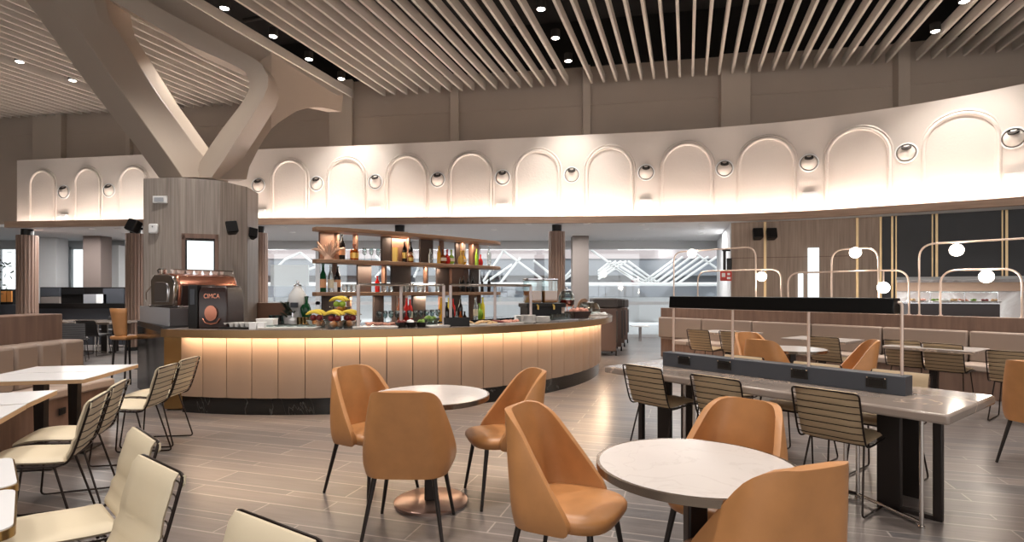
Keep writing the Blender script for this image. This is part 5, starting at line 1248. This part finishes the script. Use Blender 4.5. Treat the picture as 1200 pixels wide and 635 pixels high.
rect_table((-9.9, 10.9), (1, -.1), 1.3, .7, 'marble-topped table in the far dining area, nearer than the long one', edge='greystone', legs=((-.1, 0),), name='marble_table', group='tables of the far dining area')
WG = make_wire(M['padgrey'], .42); WK = make_wire(M['padblack'], .46)
wire((-9.0, 11.6), (-.5, .86), 'grey wire chair in the far dining area, its side turned to us', WG, [True], 'grey wire chairs in the far area'); wire((-10.6, 11.6), (.8, -.2), 'grey wire chair in the far dining area beside the marble-topped table', WG, [False], 'grey wire chairs in the far area')
wire((-9.4, 12.7), (0, 1), 'black wire chair with its back to us at the far communal table', WK, [True], 'black wire chairs'); wire((-10.3, 14.4), (0, -1), 'black wire chair on the far side of the far communal table', WK, [False], 'black wire chairs'); wire((-9.5, 14.45), (.1, -1), 'grey wire chair on the far side of the far communal table', WG, [False], 'grey wire chairs in the far area')
# dark partition and counters behind
def slab(px0, px1, Y, z0, z1, m, name, parent=None, d=.3):
    a, c = at(px0, Y), at(px1, Y); return MB().box(a.x, Y, z0, c.x, Y + d, z1).build(name, m, parent, smooth=False, bevel=.006)
o = slab(-40, 152, 15.2, 0, 1.08, M['boxgrey'], 'low_dark_partition'); tag(o, 'long low dark partition behind the far communal table', 'partition')
MB().box(at(35, 15.15).x, 15.15, .98, at(150, 15.15).x, 15.2, 1.12).build('top_band', M['dark'], o, smooth=False)
o = slab(47, 150, 15.8, 0, 1.56, M['dark'], 'tall_dark_cabinet'); tag(o, 'tall dark cabinet with grey panels standing behind the low partition', 'cabinet')
for x0, x1, z0, z1, m in ((48, 70, 1.3, 1.54, 'boxgrey'), (48, 70, 1.05, 1.29, 'colgrey'), (98, 113, 1.1, 1.36, 'silverpaint'), (113, 125, 1.1, 1.36, 'white'), (121, 145, 1.08, 1.52, 'boxgrey'), (73, 97, 1.36, 1.5, 'sock')):
    MB().box(at(x0, 15.75).x, 15.74, z0, at(x1, 15.75).x, 15.81, z1).build('door', M[m], o, smooth=False, bevel=.004)
o = slab(0, 15, 15.6, 1.05, 1.5, M['dark'], 'bottle_rack'); tag(o, 'dark rack with orange-brown boxes at the edge of the far partition', 'rack')
for x0 in (1, 8): MB().box(at(x0, 15.55).x, 15.55, 1.15, at(x0 + 5, 15.55).x, 15.6, 1.45).build('orange_panel', M['orangeboard'], o, smooth=False, bevel=.004)
MB().box(at(0, 15.6).x, 15.62, 0, at(15, 15.6).x, 15.85, 1.05).build('stand', M['boxgrey'], o, smooth=False)
b = MB(); random.seed(9)
for i in range(60):
    x_, y_, z_ = random.gauss(0, .18), random.gauss(0, .15), random.gauss(0, .35)
    a_ = random.random() * 6; dx, dz = .09 * math.cos(a_), .09 * math.sin(a_); b.add([(x_, y_, z_), (x_ + dx, y_ + .03, z_ + dz), (x_ + dx * 1.6, y_, z_ + dz * .4), (x_ + dx * .6, y_ - .03, z_ - dz * .4)], [(0, 1, 2, 3)])
pt_ = empty('potted_tree', at(-6, 15.0)); tag(pt_, 'dark-leaved potted tree half outside the picture near the window', 'plant'); b.xf(Matrix.Translation((0, 0, 2.0))).build('foliage', M['leaf'], pt_, solid=.004); MB().tube([(0, 0, .3), (.03, 0, 2.0)], .03, 8).build('trunk', M['shelfbrown'], pt_); MB().lathe([(.001, 0), (.16, 0), (.2, .4), (.17, .4), (.15, .3), (.001, .3)], 18).build('pot', M['dark'], pt_)
# ------------------------------------------------------------------ lounge seats by the windows
def lounge(px0, px1, py0, py1, Y, label, i):
    root = empty('lounge_seat', at(px0, Y)); tag(root, label, 'lounge chair', 'high-backed lounge seats')
    w_ = (px1 - px0) / F * Y; zt_ = H + (HOR - py0) * Y / F
    MB().box(0, 0, zt_ - .22, w_, .62, zt_).build('headrest', M['sofa'], root, bevel=.03)
    MB().box(0.0, .0, .10, w_ - .03, .16, zt_ - .23).build('backrest', M['sofabrown'], root, bevel=.01)
    MB().box(w_ - .05, .0, .3, w_ + .0, .6, zt_ - .28).build('arm_panel', M['sofa'], root, bevel=.012)
    MB().box(.02, .16, .10, w_ - .05, .62, .45).build('seat', M['sofa'], root, bevel=.02)
    for x in (.04, w_ - .03):
        for y in (.04, .58): MB().tube([(x, y, .11), (x, y, 0)], .018, 8).build('leg', M['dark'], root)
for i, (px0, px1, y0, Y) in enumerate(((695, 724, 349.5, 12.6), (700, 730, 350, 13.6), (705, 733.5, 350.3, 14.6), (710, 737, 350.6, 15.6))):
    lounge(px0, px1, y0, 0, Y, 'dark high-backed lounge seat, ' + ['nearest the bar end in its row', 'second in the row from the bar end', 'third in the row from the bar end', 'closest to the windows in its row'][i], i)
o = MB().box(-.25, -.2, 0, .25, .2, .03).build('low_table', M['white'], bevel=.005); o.location = at(750, 16.3, .42); tag(o, 'small pale low table by the bright window', 'table'); MB().box(-.04, -.04, -.42, .04, .04, 0).build('pedestal', M['steel'], o, smooth=False)
